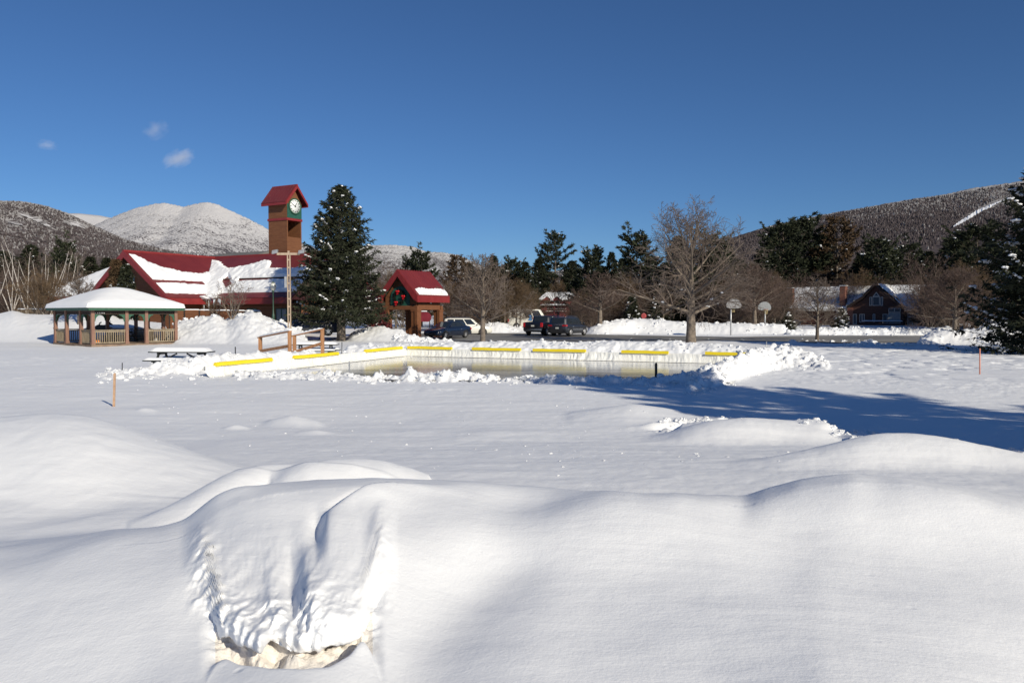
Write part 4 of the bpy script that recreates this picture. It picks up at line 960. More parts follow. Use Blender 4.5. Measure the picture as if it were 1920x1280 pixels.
def build_hall():
    t = thing('community_hall', 'brown sided hall with snowy red metal roofs and a clock tower', 'building', BO, BA)
    pk = 7.65; W = 5.93; ez = 3.40; VR = 10.0; UR = 16.6; sl = (pk - ez) / W
    wl = W - .75                                            # walls sit inside the eaves
    # --- gabled wing facing us
    b = MB(); gzt = lambda u: pk - .25 - sl * abs(u)
    b.prism([(-wl, .75, -.5), (wl, .75, -.5), (wl, .75, gzt(wl)), (0, .75, gzt(0)), (-wl, .75, gzt(wl))], (0, .25, 0)); b.build('gable_wall', M['brown_side'], t)
    b = MB(); b.box((wl - .25, 1.0, -.5), (wl, 5.2, gzt(wl) - .02)); b.box((-wl, 1.0, -.5), (-wl + .25, 20, gzt(wl) - .02))
    b.box((wl, 4.95, -.5), (UR, 5.2, 3.3)); b.build('side_wall', M['brown_side'], t)
    # roofs: left wing both slopes, right wing front slope (cut along the valley)
    zr = pk
    A = lambda u, v, z: (u, v, z)
    rn = MB(); rn.slab([A(W, 0, ez), A(W, VR - W, ez), A(0, VR, zr), A(0, 0, zr)], .13); rn.build('roof_slope', M['red_roof_y'], t)
    rn = MB(); rn.slab([A(-W, 22, ez), A(-W, 0, ez), A(0, 0, zr), A(0, 22, zr)], .13); rn.build('roof_slope', M['red_roof_y'], t)
    rn = MB(); rn.slab([A(W, VR - W, ez), A(UR, VR - W, ez), A(UR, VR, zr), A(0, VR, zr)], .13); rn.build('roof_slope', M['red_roof_x'], t)
    rn = MB(); rn.slab([A(UR, VR + W, ez), A(0, VR + W, ez), A(0, VR, zr), A(UR, VR, zr)], .13); rn.build('roof_slope', M['red_roof_x'], t)
    # deep fascias, rake boards, dark soffits
    f = MB(); f.box((W - .06, -.02, ez - .46), (W + .06, VR - W + .06, ez + .06)); f.box((W - .06, VR - W - .06, ez - .46), (UR, VR - W + .06, ez + .05)); f.build('eave_fascia', M['red_trim'], t)
    for s in (-1, 1):
        k = MB(); dn = .48
        k.prism([(0, -.06, zr + .15), (s * W, -.06, ez + .15), (s * W, -.06, ez - .40), (s * .0, -.06, zr - dn)], (0, .11, 0)); k.build('rake_board', M['red_trim'], t)
        k = MB(); k.prism([(0, .05, zr - .34), (s * W, .05, ez - .34), (s * W, .05, ez - .26), (0, .05, zr - .26)], (0, .70, 0)); k.build('soffit', M['dark_trim'], t)
    k = MB(); k.box((wl - .0, .3, ez - .42), (W - .06, VR - W, ez - .36)); k.box((W, VR - W, ez - .42), (UR, 4.95, ez - .36)); k.build('soffit', M['dark_trim'], t)
    k = MB(); k.box((-.14, -.05, zr + .05), (.14, VR, zr + .20)); k.box((.0, VR - .14, zr + .06), (UR, VR + .14, zr + .20)); k.build('ridge_cap', M['red_trim'], t)
    # snow guards: thin rails along both slopes
    k = MB(); s_g = .40; uu = W * (1 - s_g) ; zz = ez + (zr - ez) * s_g
    k.bar((uu, .5, zz + .22), (uu, VR - uu, zz + .22), .06, .10); k.bar((uu + .2, VR - uu, zz + .22), (UR, VR - uu, zz + .22), .06, .10); k.build('snow_guard', M['dark_trim'], t)
    # --- snow on the slopes
    LV = VR
    def mask_left(u, s):                                      # u: from gable (0) to back (1)
        v = u * LV; inside_ = (LV - W * (1 - s)) - v          # in front of the valley
        top = np.interp(u, [0, .06, .16, .30, .45, .60, .72, .80, .88, 1], [.98, .90, .74, .63, .58, .57, .62, .70, .86, .95]) + .022 * fbm(u * 60, u * 0, 3, 2)
        m = np.minimum(top - s, s - .085 - .01 * fbm(u * 30, s * 0, 5, 2))
        gap = np.maximum(np.abs(s - .345) - (.028 + .008 * fbm(u * 40, s * 0, 9, 2)), (u - .52 + .03 * fbm(u * 40, s * 9, 11, 2)) * .6)
        m = np.minimum(m, gap); return np.minimum(np.minimum(m, (v - .12) / LV), inside_ / LV + .03)
    roof_snow('roof_snow', t, A(W, 0, ez), A(W, LV, ez), A(0, LV, zr), A(0, 0, zr), mask_left, .26, 220, 110, .15, 3)
    def mask_right(u, s):
        q = u * UR; ins = q - W * (1 - s) + .25
        jag = .028 * fbm(u * 160 + s * 14, s * 3, 13, 2)
        top = np.interp(q, [0, 1.4, 2.8, 4.2, 5.5, 7, 8.4, 9.2, 9.9, 12, 18], [.95, .90, .80, .70, .70, .78, .86, .82, .66, .64, .66]) + jag
        m = np.minimum(top - s, s - .035 - .07 * sstep(6.6, 7.6, q))
        gap = np.maximum(np.abs(s - .325 + .10 * (q - 6.6) * (q < 8)) - .05, np.maximum(q - 7.6, 5.4 - q) * .4)
        thin = np.maximum(np.abs(s - .40) - .012, (7.6 - q) * .3)
        return np.minimum(np.minimum(np.minimum(m, gap), ins / 8 + .02), thin)
    roof_snow('roof_snow', t, A(0, VR - W, ez), A(UR, VR - W, ez), A(UR, VR, zr), A(0, VR, zr), mask_right, .26, 420, 110, .15, 7)
    # drift in the valley, and icicles hanging from its mouth
    b = MB(); b.blob((W + .05, VR - W - .0, ez + .16), (.75, .65, .20), 3, 3, .2); b.blob((W + .9, VR - W + .1, ez + .16), (.9, .45, .16), 5, 3, .2); b.build('valley_drift', M['roof_snow'], t)
    b = MB(); rnd = random.Random(2)
    for i in range(20):
        u = W - .5 + rnd.random() * 2.6; L = rnd.choice([.25, .4, .6, .9, 1.25]) * (1.0 if abs(u - W - .1) < .6 else .5); v = VR - W - .09 if u > W else VR - W - .15
        b.tube([(u, v, ez + .02), (u + .01, v, ez - .4 * L), (u, v, ez - L)], [.055, .04, .004], 6)
    b.build('icicles', M['ice_clear'], t)['kind'] = 'stuff'
    # trim bands and windows of the front wall
    def window(u0, u1, z0, z1, v=4.95):
        b = MB(); w_ = .07
        b.box((u0 - w_, v - .05, z0 - w_), (u1 + w_, v, z0)); b.box((u0 - w_, v - .05, z1), (u1 + w_, v, z1 + w_)); b.box((u0 - w_, v - .05, z0), (u0, v, z1)); b.box((u1, v - .05, z0), (u1 + w_, v, z1)); b.box(((u0+u1)/2 - .04, v - .05, z0), ((u0+u1)/2 + .04, v, z1))
        wi = b.build('window', M['green_trim'], t); p = MB(); p.box((u0, v - .02, z0), (u1, v - .005, z1)); p.build('pane', M['curtain_pane'], wi)
    window(13.9, 15.1, 1.55, 2.5); window(10.3, 11.4, 1.55, 2.5)
    b = MB(); b.box((wl, 4.92, 2.62), (UR, 4.95, 2.76)); b.build('trim_band', M['brown_trim'], t)
    # window and door in the gable, mostly behind the spruce
    b = MB(); b.box((-.6, .70, 3.6), (.6, .75, 5.6)); wi = b.build('window', M['brown_trim'], t); p = MB(); p.box((-.5, .66, 3.7), (.5, .70, 5.5)); p.build('pane', M['window_pane'], wi)
    # --- clock tower
    u0, u1, v0, v1 = 7.08, 9.55, 10.5, 12.4; zb, zn0, zn1, ze, zp = 6.5, 9.45, 11.05, 12.72, 14.35
    b = MB(); b.box((u0, v0, zb), (u1, v1, zn0)); b.box((u0, v0, zn1), (u1, v1, ze)); b.box((u0, v0, zn0), (u1, v0 + .12, zn1)); b.box((u0, v1 - .12, zn0), (u1, v1, zn1)); b.box((u0, v0 + .12, zn0), (u0 + .12, v1 - .12, zn1))
    vm = (v0 + v1) / 2
    b.prism([(u0, v0, ze), (u0, v1, ze), (u0, vm, zp - .25)], (u1 - u0, 0, 0))
    tw = b.build('clock_tower', M['brown_side'], t)
    o, ou = .46, .40
    sz = ze - .08
    for s, va in ((-1, v0 - o), (1, v1 + o)):
        pts = [(u0 - ou, va, sz), (u1 + ou, va, sz), (u1 + ou, vm, zp), (u0 - ou, vm, zp)]
        if s > 0: pts = pts[::-1]
        r = MB(); r.slab(pts, .12); r.build('tower_roof', M['red_roof_x'], tw)
        f = MB(); f.box((u0 - ou - .03, va - .05, sz - .20), (u1 + ou + .03, va + .05, sz + .08)); f.build('tower_fascia', M['red_trim'], tw)
        k = MB(); k.prism([(u1 + ou, va, sz + .12), (u1 + ou, va, sz - .16), (u1 + ou, vm, zp - .22), (u1 + ou, vm, zp + .12)], (.07, 0, 0)); k.build('tower_rake', M['red_trim'], tw)
    k = MB(); k.box((u0 - ou, vm - .07, zp + .02), (u1 + ou + .06, vm + .07, zp + .16)); k.build('tower_ridge', M['red_trim'], tw)
    k = MB(); k.box((u0 - .07, v0 - .07, zn1 - .02), (u1 + .07, v1 + .07, zn1 + .20)); k.build('tower_band', M['red_trim'], tw)
    k = MB(); k.box((u1 + .005, v0 + .02, zn1 + .21), (u1 + .05, v1 - .02, ze - .12)); k.build('green_panel', M['green_panel'], tw)
    cz = 12.42; cr = .66
    k = MB(); k.lathe([(cr + .11, .05), (cr + .11, .16), (cr, .16), (cr, .10)], 40, (u1, vm, cz), 'x'); k.build('clock_ring', M['green_trim'], tw)
    k = MB(); k.lathe([(cr, .06), (cr, .13), (.01, .135)], 40, (u1, vm, cz), 'x'); k.build('clock_face', M['clock_white'], tw)
    for h in range(12):
        a = h * pi / 6; r0, r1 = cr * .74, cr * .90; k = MB()
        k.bar((u1 + .145, vm + r0 * sin(a), cz + r0 * cos(a)), (u1 + .145, vm + r1 * sin(a), cz + r1 * cos(a)), .085, .02, up=(1, 0, 0)); k.build('hour_mark', M['black'], tw)
    for (a, L, w_) in ((R(-65), .50, .05), (R(28), .34, .06)):
        k = MB(); k.bar((u1 + .165, vm - .12 * sin(a), cz - .12 * cos(a)), (u1 + .165, vm + L * sin(a), cz + L * cos(a)), w_, .02, up=(1, 0, 0)); k.build('clock_hand', M['black'], tw)
    # --- tall grey roofed hall behind
    e0, r0 = 7.3, 9.35; hv0, hvr, hv1 = 13.0, 21.0, 29.0
    b = MB(); b.box((-19, hv0 + .3, -.5), (-3.8, hv1 - .3, e0)); b.build('hall_wall', M['brown_side'], t)
    b = MB(); b.add([(-20, hv0, e0), (-3.6, hv0, e0), (-3.6, hvr, r0), (-11, hvr, r0), (-20, hv1, e0), (-3.6, hv1, e0), (-20, hv0, e0 - .2), (-3.6, hv0, e0 - .2), (-20, hv1, e0 - .2), (-3.6, hv1, e0 - .2)],
                    [(0, 1, 2, 3), (0, 3, 4), (3, 2, 5, 4), (0, 6, 7, 1), (4, 8, 6, 0), (1, 7, 9, 5, 2), (6, 8, 9, 7)]); b.build('grey_roof', M['grey_roof'], t)
    b = MB(); b.tube([(-12, 17.5, 8.3), (-12, 17.5, 9.2)], .12, 8); b.lathe([(.2, 0), (.2, .12), (.05, .2)], 10, (-12, 17.5, 9.2)); b.build('roof_vent', M['steel'], t)
    # --- low wing at the rear with a hipped, snow-covered roof
    hz, hr = 3.84, 8.05
    b = MB(); b.box((-21.2, 5, -.5), (-5.2, 15, hz - .3)); b.build('rear_wing_wall', M['brown_side'], t)
    b = MB(); b.add([(-22, 4, hz), (-5, 4, hz), (-5, 11, hr), (-15, 11, hr), (-22, 18, hz), (-5, 18, hz)], [(0, 1, 2, 3), (0, 3, 4), (3, 2, 5, 4)])
    b.build('rear_wing_roof', M['red_roof_x'], t, fix=False)
    b = MB(); b.box((-22.06, 3.94, hz - .50), (-5, 4.06, hz + .03)); b.box((-22.06, 4.06, hz - .50), (-21.94, 18, hz + .03)); b.build('rear_wing_fascia', M['red_trim'], t)
    roof_snow('rear_wing_snow', t, (-22, 4, hz), (-5, 4, hz), (-5, 11, hr), (-22, 11, hr), lambda u, s: np.minimum(np.minimum(s - .015, .93 - s + .03 * fbm(u*30, s*4, 5, 3)), (u * 17 - 7 * s) / 9 + .01) + .02 * fbm(u * 30, s * 9, 8, 3), .2, 120, 70, .02, 5)
    roof_snow('rear_wing_snow', t, (-22, 18, hz), (-22, 4, hz), (-15, 4, hr), (-15, 18, hr), lambda u, s: np.minimum(s - .02, np.minimum(u * 14 - 7 * s, (1 - u) * 14 - 7 * s) / 9), .2, 60, 50, .02, 6)
    return t
build_hall()

# brown board fence in front of the hall
def board_fence(px0, px1, Y0, Y1, row0, row1, name, label, panels, snow=True):
    a = P(px0, row0, Y0); c = P(px1, row1, Y1); d = Vector((c.x - a.x, c.y - a.y, 0)); ang = math.atan2(d.y, d.x); L = d.length
    t = thing(name, label, 'fence', (a.x, a.y, 0), ang); h0, h1 = a.z, c.z
    for i in range(panels):
        x0, x1 = L * i / panels, L * (i + 1) / panels; z = h0 + (h1 - h0) * (i + .5) / panels
        b = MB(); b.box((x0 + .06, -.03, -.4), (x1 - .06, .03, z - .08)); b.build('panel', M['brown_side'], t)
        b = MB(); b.box((x0 - .06, -.06, -.4), (x0 + .06, .06, z)); b.build('post', M['dark_trim'], t)
        if snow:
            b = MB(); snow_strip(b, x0 - .02, x1 + .02, -.11, .11, z - .02, .11, i, 12, 5); b.build('snow_layer', M['roof_snow'], t)
    return t
board_fence(318, 488, 65.2, 64.6, 580, 583, 'board_fence', 'brown board fence capped with a thin line of snow before the hall', 6)
a = P(32, 580, 76); c = P(92, 579, 75)
t = thing('rail_fence', 'low fence with a snow covered top rail beneath the birches', 'fence', (a.x, a.y, 0), math.atan2(c.y - a.y, c.x - a.x)); L = (Vector((c.x, c.y)) - Vector((a.x, a.y))).length
b = MB(); b.box((0, -.05, a.z - .10), (L, .05, a.z)); b.build('top_rail', M['rail_wood'], t)
b = MB(); snow_strip(b, 0, L, -.09, .09, a.z, .12, 4); b.build('snow_layer', M['roof_snow'], t)
b = MB()
for i in range(28): b.box((L*i/27 - .025, -.02, a.z - 1.1), (L*i/27 + .025, .02, a.z - .1))
b.build('palings', M['rail_wood'], t)['kind'] = 'stuff'

# ================================================================ ENTRANCE PAVILION
def build_pavilion():
    A0 = P(745, 507, 70); t = thing('entrance_pavilion', 'brown entrance pavilion with a steep red roof beside the spruce', 'pavilion', (A0.x, 70, 0), BA)
    pk, W, ez, L = A0.z, 2.15, 3.62, 4.85; sl = (pk - ez) / W
    for s in (1, -1):
        pts = [(s*W, 0, ez), (s*W, L, ez), (0, L, pk), (0, 0, pk)]
        r = MB(); r.slab(pts if s > 0 else pts[::-1], .10); r.build('roof_slope', M['red_roof_y'], t)
        k = MB(); k.box((s*W - .05, -.03, ez - .52), (s*W + .05, L + .03, ez + .06)); k.build('eave_fascia', M['red_trim'], t)
        k = MB(); k.prism([(0, -.05, pk + .12), (s*W, -.05, ez + .12), (s*W, -.05, ez - .50), (s*(W - .38), -.05, ez - .28), (0, -.05, pk - .50)], (0, .09, 0)); k.build('rake_board', M['red_trim'], t)
        k = MB(); k.prism([(0, .06, pk - .26), (s*W, .06, ez - .24), (s*W, .06, ez - .14), (0, .06, pk - .14)], (0, L - .1, 0)); k.build('soffit', M['dark_trim'], t)
    k = MB()
    for i in range(13):
        v = .2 + i * (L - .4) / 12; k.bar((W, v, ez + .12), (0, v, pk + .12), .035, .06)
    k.build('roof_seam', M['red_trim'], t)
    roof_snow('roof_snow', t, (W, 0, ez), (W, L, ez), (0, L, pk), (0, 0, pk), lambda u, s: np.minimum(np.minimum(.25 + .035 * np.abs(np.sin(u * 38)) - s, s - .03), np.minimum(u - .06, .98 - u)), .22, 120, 70, .12, 3)
    # gable infill, arch panel, beams, piers
    k = MB(); k.prism([(-W + .45, .45, 2.75), (W - .45, .45, 2.75), (W - .45, .45, ez - .05 + .02), (0, .45, pk - .35), (-W + .45, .45, ez - .05)], (0, .15, 0)); k.build('gable_wall', M['brown_side'], t)
    pts = [(1.05 * cos(a) , .42, 3.5 + 1.0 * sin(a)) for a in np.linspace(0, pi, 17)]; k = MB(); k.prism([(1.05, .42, 2.80)] + pts + [(-1.05, .42, 2.80)], (0, -.06, 0)); k.build('arch_panel', M['green_panel'], t)
    k = MB(); k.box((-1.95, .28, 2.45), (1.95, .68, 2.80)); k.box((-1.95, L - 1.0, 2.45), (1.95, L - .7, 2.80)); k.box((1.50, .68, 2.45), (1.85, L - .7, 2.80)); k.box((-1.85, .68, 2.45), (-1.5, L - .7, 2.80)); k.build('beam', M['brown_trim'], t)
    k = MB(); k.box((1.55, .7, 2.80), (1.75, L - .9, ez - .15)); k.box((-1.75, .7, 2.80), (-1.55, L - .9, ez - .15)); k.build('side_wall', M['brown_side'], t)
    for (u, v) in ((1.6, .55), (-1.6, .55), (1.6, L - .95), (-1.6, L - .95)):
        k = MB(); k.box((u - .34, v - .24, -.4), (u + .02, v + .22, 2.45)); k.box((u + .05, v - .30, -.4), (u + .34, v + .28, 2.45)); k.box((u - .38, v - .28, 2.30), (u + .38, v + .30, 2.44)); k.build('pier', M['brown_trim'], t)
    k = MB(); k.lathe([(.09, 0), (.11, .06), (.07, .14)], 10, (1.85, 2.4, 3.0)); k.build('wall_lamp', M['lamp_glass'], t)
    # wreath hung on the arch panel
    Wp = Matrix.Rotation(BA, 4, 'Z') @ Vector((-.02, .28, 3.55)) + Vector((A0.x, 70, 0))
    wt = thing('wreath', 'round evergreen wreath with three red bows hung on the pavilion gable', 'wreath', Wp, BA)
    rg = random.Random(5); k = MB()
    for i in range(1100):
        a = rg.random() * 2 * pi; r = .54 + rg.gauss(0, .085); y = rg.gauss(0, .05); c = Vector((r*cos(a), y, r*sin(a)))
        d = Vector((rg.gauss(0, 1), rg.gauss(0, .6) - .3, rg.gauss(0, 1))).normalized() * .13; q = d.cross(Vector((rg.random(), rg.random(), rg.random()))).normalized() * .02
        k.add([c - q, c + q, c + d], [(0, 1, 2)])
    k.build('foliage', M['wreath'], wt, fix=False)
    for (x, z) in ((-.12, .48), (.50, .05), (-.30, -.48)):
        k = MB(); k.blob((x - .11, -.12, z + .03), (.12, .05, .09), 1, 1, .2); k.blob((x + .11, -.12, z + .03), (.12, .05, .09), 2, 1, .2); k.blob((x, -.15, z + .02), (.05, .05, .05), 3, 1, .1)
        k.prism([(x - .03, -.12, z), (x + .03, -.12, z), (x + .0, -.12, z - .26), (x - .12, -.12, z - .24)], (0, .02, 0)); k.prism([(x, -.12, z), (x + .05, -.12, z), (x + .13, -.12, z - .2), (x + .04, -.12, z - .22)], (0, .02, 0)); k.build('bow', M['bow_red'], wt)
build_pavilion()
g = P(797, 611, 79); mp_ = thing('panel_sign', 'round shouldered maroon board with snow on top seen between the pavilion piers', 'sign', (g.x, 79, g.z - .2), R(-14))
k = MB(); k.prism([(-.62, 0, .62), (.35, 0, .62), (.62, 0, .85), (.62, 0, 1.2), (.45, 0, 1.45), (.1, 0, 1.62), (-.62, 0, 1.62)], (0, .08, 0)); k.build('board', M['maroon'], mp_)
k = MB(); snow_strip(k, -.64, .2, -.08, .16, 1.62, .12, 2); k.build('snow_layer', M['roof_snow'], mp_)
for x in (-.5, .45): k = MB(); k.box((x - .04, .08, -.4), (x + .04, .14, 1.4)); k.build('leg', M['dark_trim'], mp_)

# ================================================================ HANDRAILS AT THE RINK STEPS
def handrail(label, pl, pr, Yl, Yr):
    """pl, pr: (px, row top, row bottom) of the two posts"""
    t = thing('handrail', label, 'handrail', (P(pl[0], 640, Yl).x, Yl, 0), 0, 'wooden handrails at the rink steps'); o = Vector(t.location); tops = []
    for (px, r0, r1), Y in ((pl, Yl), (pr, Yr)):
        a = P(px, r0, Y) - o; c = P(px, r1, Y) - o; b = MB(); b.box((a.x - .07, a.y - .07, c.z - .5), (a.x + .07, a.y + .07, a.z)); b.build('post', M['new_wood'], t); tops.append((a, c))
    (a, ab), (c, cb) = tops; d = (c - a).normalized()
    b = MB(); b.bar(a - d * .14 + Vector((0, 0, .02)), c + d * .06 + Vector((0, 0, .02)), .15, .05); r = b.build('top_rail', M['new_wood'], t)
    b = MB(); n = 24
    pts = [a - d * .12 + (c - a + d * .16) * (i / n) + Vector((0, 0, .055)) for i in range(n + 1)]; V = []
    for i, p in enumerate(pts):
        h = .075 * (1 - math.exp(-min(i, n - i) / 1.2)) * (1 + .25 * sin(i * 1.9)) + .004
        for k in range(7): th = pi * k / 6; V.append(p + Vector((0, -.075 * cos(th), h * sin(th) - .01)))
    b.add(V, [(i*7+k, i*7+k+1, (i+1)*7+k+1, (i+1)*7+k) for i in range(n) for k in range(6)], True); b.build('rail_snow', M['roof_snow'], r)
    za = a.z - .80 * (a.z - ab.z) if True else 0; zc = c.z - .56 * (c.z - cb.z)
    b = MB(); b.bar((a.x + .02, a.y - .09, za), (c.x, c.y - .09, zc), .04, .13); b.build('lower_rail', M['new_wood'], t)
handrail('snow topped wooden handrail on the picnic table side of the rink steps', (488, 633, 664), (543, 622, 669), 36.2, 34.6)
handrail('snow topped wooden handrail in front of the big spruce trunk', (552, 630, 667), (604.5, 618, 663), 36.6, 36.0)

# ================================================================ POLES, STAKES, SIGNS, HOOPS
g = ground(513, 61.5); zt = P(513, 527, 61.5).z
t = thing('street_lamp', 'green lamp post with an acorn globe before the hall windows', 'street lamp', g); h = zt - g.z
b = MB(); b.lathe([(.11, -.3), (.11, .5), (.07, .6), (.05, 1.0), (.042, h - .85), (.09, h - .80), (.10, h - .72)], 14); b.build('pole', M['lamp_green'], t)
b = MB(); b.lathe([(.10, h - .72), (.19, h - .62), (.23, h - .42), (.20, h - .25), (.12, h - .14)], 18); b.build('globe', M['lamp_glass'], t)
b = MB(); b.lathe([(.13, h - .14), (.10, h - .08), (.03, h - .04), (.012, h)], 14); b.build('finial', M['lamp_green'], t)
g = ground(543, 57.5); zt = P(543, 474, 57.5).z
t = thing('floodlight_pole', 'tall floodlight pole with a crossarm rising beside the big spruce', 'floodlight pole', g); h = zt - g.z
for x in (-.085, .085): b = MB(); b.box((x - .035, -.06, -.4), (x + .035, .06, h - .15)); b.build('upright', M['pole_wood'], t)
for i in range(9): z = .5 + i * (h - 1) / 8; b = MB(); b.box((-.05, -.04, z - .06), (.05, .04, z + .06)); b.build('spacer', M['pole_wood'], t)
b = MB(); b.box((-.85, -.07, h - .16), (.80, .07, h)); b.box((-.06, -.08, h), (.06, .08, h + .14)); b.build('crossarm', M['pole_wood'], t)
for x in (-.98, .92):
    b = MB(); b.prism([(x - .20, -.20, h - .10), (x + .20, -.20, h - .02), (x + .20, -.12, h + .24), (x - .20, -.12, h + .16)], (0, .26, 0)); b.build('floodlight', M['steel'], t, bevel=.02)
b = MB(); b.box((-.30, -.14, h - 2.5), (-.14, .06, h - 1.7)); b.build('meter_box', M['steel'], t, bevel=.01)

def stake(name, label, cat, px, r0, r1, Y, wpx, m, round_=False, cap=None, group='stakes round the rink'):
    a = P(px, r0, Y); c = P(px, r1, Y); w_ = wpx / F_PX * Y / 2; gzv = gz(c.x, Y); bz = min(c.z, gzv) - .25
    b = MB()
    if round_: b.tube([(0, 0, bz - a.z), (0.004, 0, 0)], w_, 8)
    else: b.add([(s*w_, q*w_*.6, z) for z in (bz - a.z, -w_) for s, q in ((-1,-1),(1,-1),(1,1),(-1,1))] + [(-w_*.3, 0, 0.0), (w_*.4, 0, .01)], [(0,1,5,4),(1,2,6,5),(2,3,7,6),(3,0,4,7),(4,5,9,8),(5,6,9),(6,7,8,9),(7,4,8),(3,2,1,0)])
    o = b.build(name, m); o.location = a; o.rotation_euler = (R(random.Random(px).uniform(-2, 2)), R(random.Random(px + 1).uniform(-2, 2)), 0)
    tag(o, label, cat, group); return o
stake('wooden_stake', 'pale wooden stake standing alone in the open snow beside the left drift', 'stake', 215, 699, 762, 18.2, 3.8, M['stake_wood'])
stake('marker_rod', 'thin orange marker rod standing in front of the dark edge spruce', 'marker', 1837, 653, 701, 27.5, 2.4, M['cone_orange'], True)
stake('post', 'stout black post at the rink edge in the tree shadow', 'post', 1230, 680, 712, 24.5, 4.6, M['black'])
stake('metal_stake', 'short grey stake at the front edge of the ice', 'stake', 655, 677, 694, 27.0, 2.6, M['steel'])
stake('metal_stake', 'dark thin stake between the picnic table and the handrails', 'stake', 441, 650, 673, 31.0, 2.0, M['black'], True)
stake('metal_stake', 'tiny dark stake on the rough bank below the gazebo', 'stake', 229, 680, 690, 27.4, 1.8, M['black'], True)
stake('metal_stake', 'tall grey stake on the crest of the far end snow bank', 'stake', 1449, 645, 669, 33.0, 2.0, M['steel'], True)
stake('metal_stake', 'grey stake at the end of the last yellow bumper', 'stake', 1400, 658, 680, 29.5, 2.2, M['steel'], True)
stake('metal_stake', 'thin pale leaning stake behind the far end snow bank', 'stake', 1437, 640, 656, 38.0, 1.8, M['steel'], True)
stake('metal_stake', 'tiny dark stake between the big spruce trunk and the yellow bumpers', 'stake', 641, 641, 652, 42, 1.4, M['black'], True)
stake('metal_stake', 'tiny grey stake behind the corner bumper in front of the blue sedan', 'stake', 804, 640, 651, 42, 1.4, M['steel'], True)

def hoop(label, px, Y, r0, r1, hw, pole_px, base_row, m, rim_front, rz):
    ct = P(px, r0, Y); cb = P(px, r1, Y); g = P(pole_px, base_row, Y); gz_ = min(g.z, gz(g.x, Y))
    t = thing('basketball_hoop', label, 'basketball hoop', (g.x, Y, gz_), rz, 'basketball hoops'); zt, zb = ct.z - gz_, cb.z - gz_; h = zt - zb; w_ = hw / F_PX * Y
    b = MB(); b.tube([(0, .22, -.3), (0, .22, zb + h * .4)], .07, 10); b.build('pole', M['steel'], t)
    out = [(w_ * 1.0 * cos(a), 0, zb + h * .30 + h * .70 * sin(a)) for a in np.linspace(0, pi, 15)]; out += [(-w_ * .93, 0, zb + h * .10), (-w_ * .55, 0, zb), (w_ * .55, 0, zb), (w_ * .93, 0, zb + h * .10)]
    off = px - pole_px; b = MB(); b.prism([(x + off / F_PX * Y, y, z) for x, y, z in out], (0, .05, 0)); bo = b.build('backboard', m, t)
    b = MB(); ox = off / F_PX * Y; s = 1 if rim_front else -1; yb = -.006 if rim_front else .056
    for i in (-3, -1, 1, 3): b.box((ox + i * w_ * .17 - .012, yb - .004, zb + h * .15), (ox + i * w_ * .17 + .012, yb + .004, zb + h * .8))
    for k in (.25, .5, .7): b.box((ox - w_ * .75, yb - .004, zb + h * k - .012), (ox + w_ * .75, yb + .004, zb + h * k + .012))
    b.build('brace', M['plastic'] if not rim_front else M['board_grey'], bo)
    cy = -.30 if rim_front else .40; b = MB(); b.tube([(ox + .23*cos(a), cy + .23*sin(a), zb + .12) for a in np.linspace(0, 2*pi, 19)], .018, 6, False); b.bar((ox, 0, zb + .12), (ox, cy * .4, zb + .12), .08, .05); b.build('rim', M['sign_red'], t)
    b = MB(); nn = 14
    for i in range(nn):
        for dlt in (1, -1):
            a0, a1 = 2*pi*i/nn, 2*pi*(i+dlt*1.5)/nn; b.tube([(ox + .23*cos(a0), cy + .23*sin(a0), zb + .11), (ox + .17*cos(a1), cy + .17*sin(a1), zb - .15), (ox + .13*cos(a0), cy + .13*sin(a0), zb - .36)], .012, 4, False)
    b.build('net', M['net'], t)
hoop('grey fan shaped basketball board with bracing seen from behind', 1375.5, 76, 560, 578, 14, 1371, 625, M['board_grey'], False, R(-4))
hoop('blue grey fan shaped basketball board with a straw coloured net', 1433, 84, 565.5, 582, 13, 1436, 616, M['board_blue'], True, R(8))
g = ground(1207, 88); zc = P(1207, 592, 88).z - g.z
t = thing('stop_sign', 'small red eight sided road sign in the bank beyond the road', 'road sign', g, R(12))
b = MB(); b.box((-.035, .02, -.3), (.035, .07, zc + .3)); b.build('post', M['steel'], t)
b = MB(); b.prism([(.31 * cos(pi/8 + k*pi/4), -.01, zc + .31 * sin(pi/8 + k*pi/4)) for k in range(8)], (0, .025, 0)); b.build('plate', M['sign_red'], t)
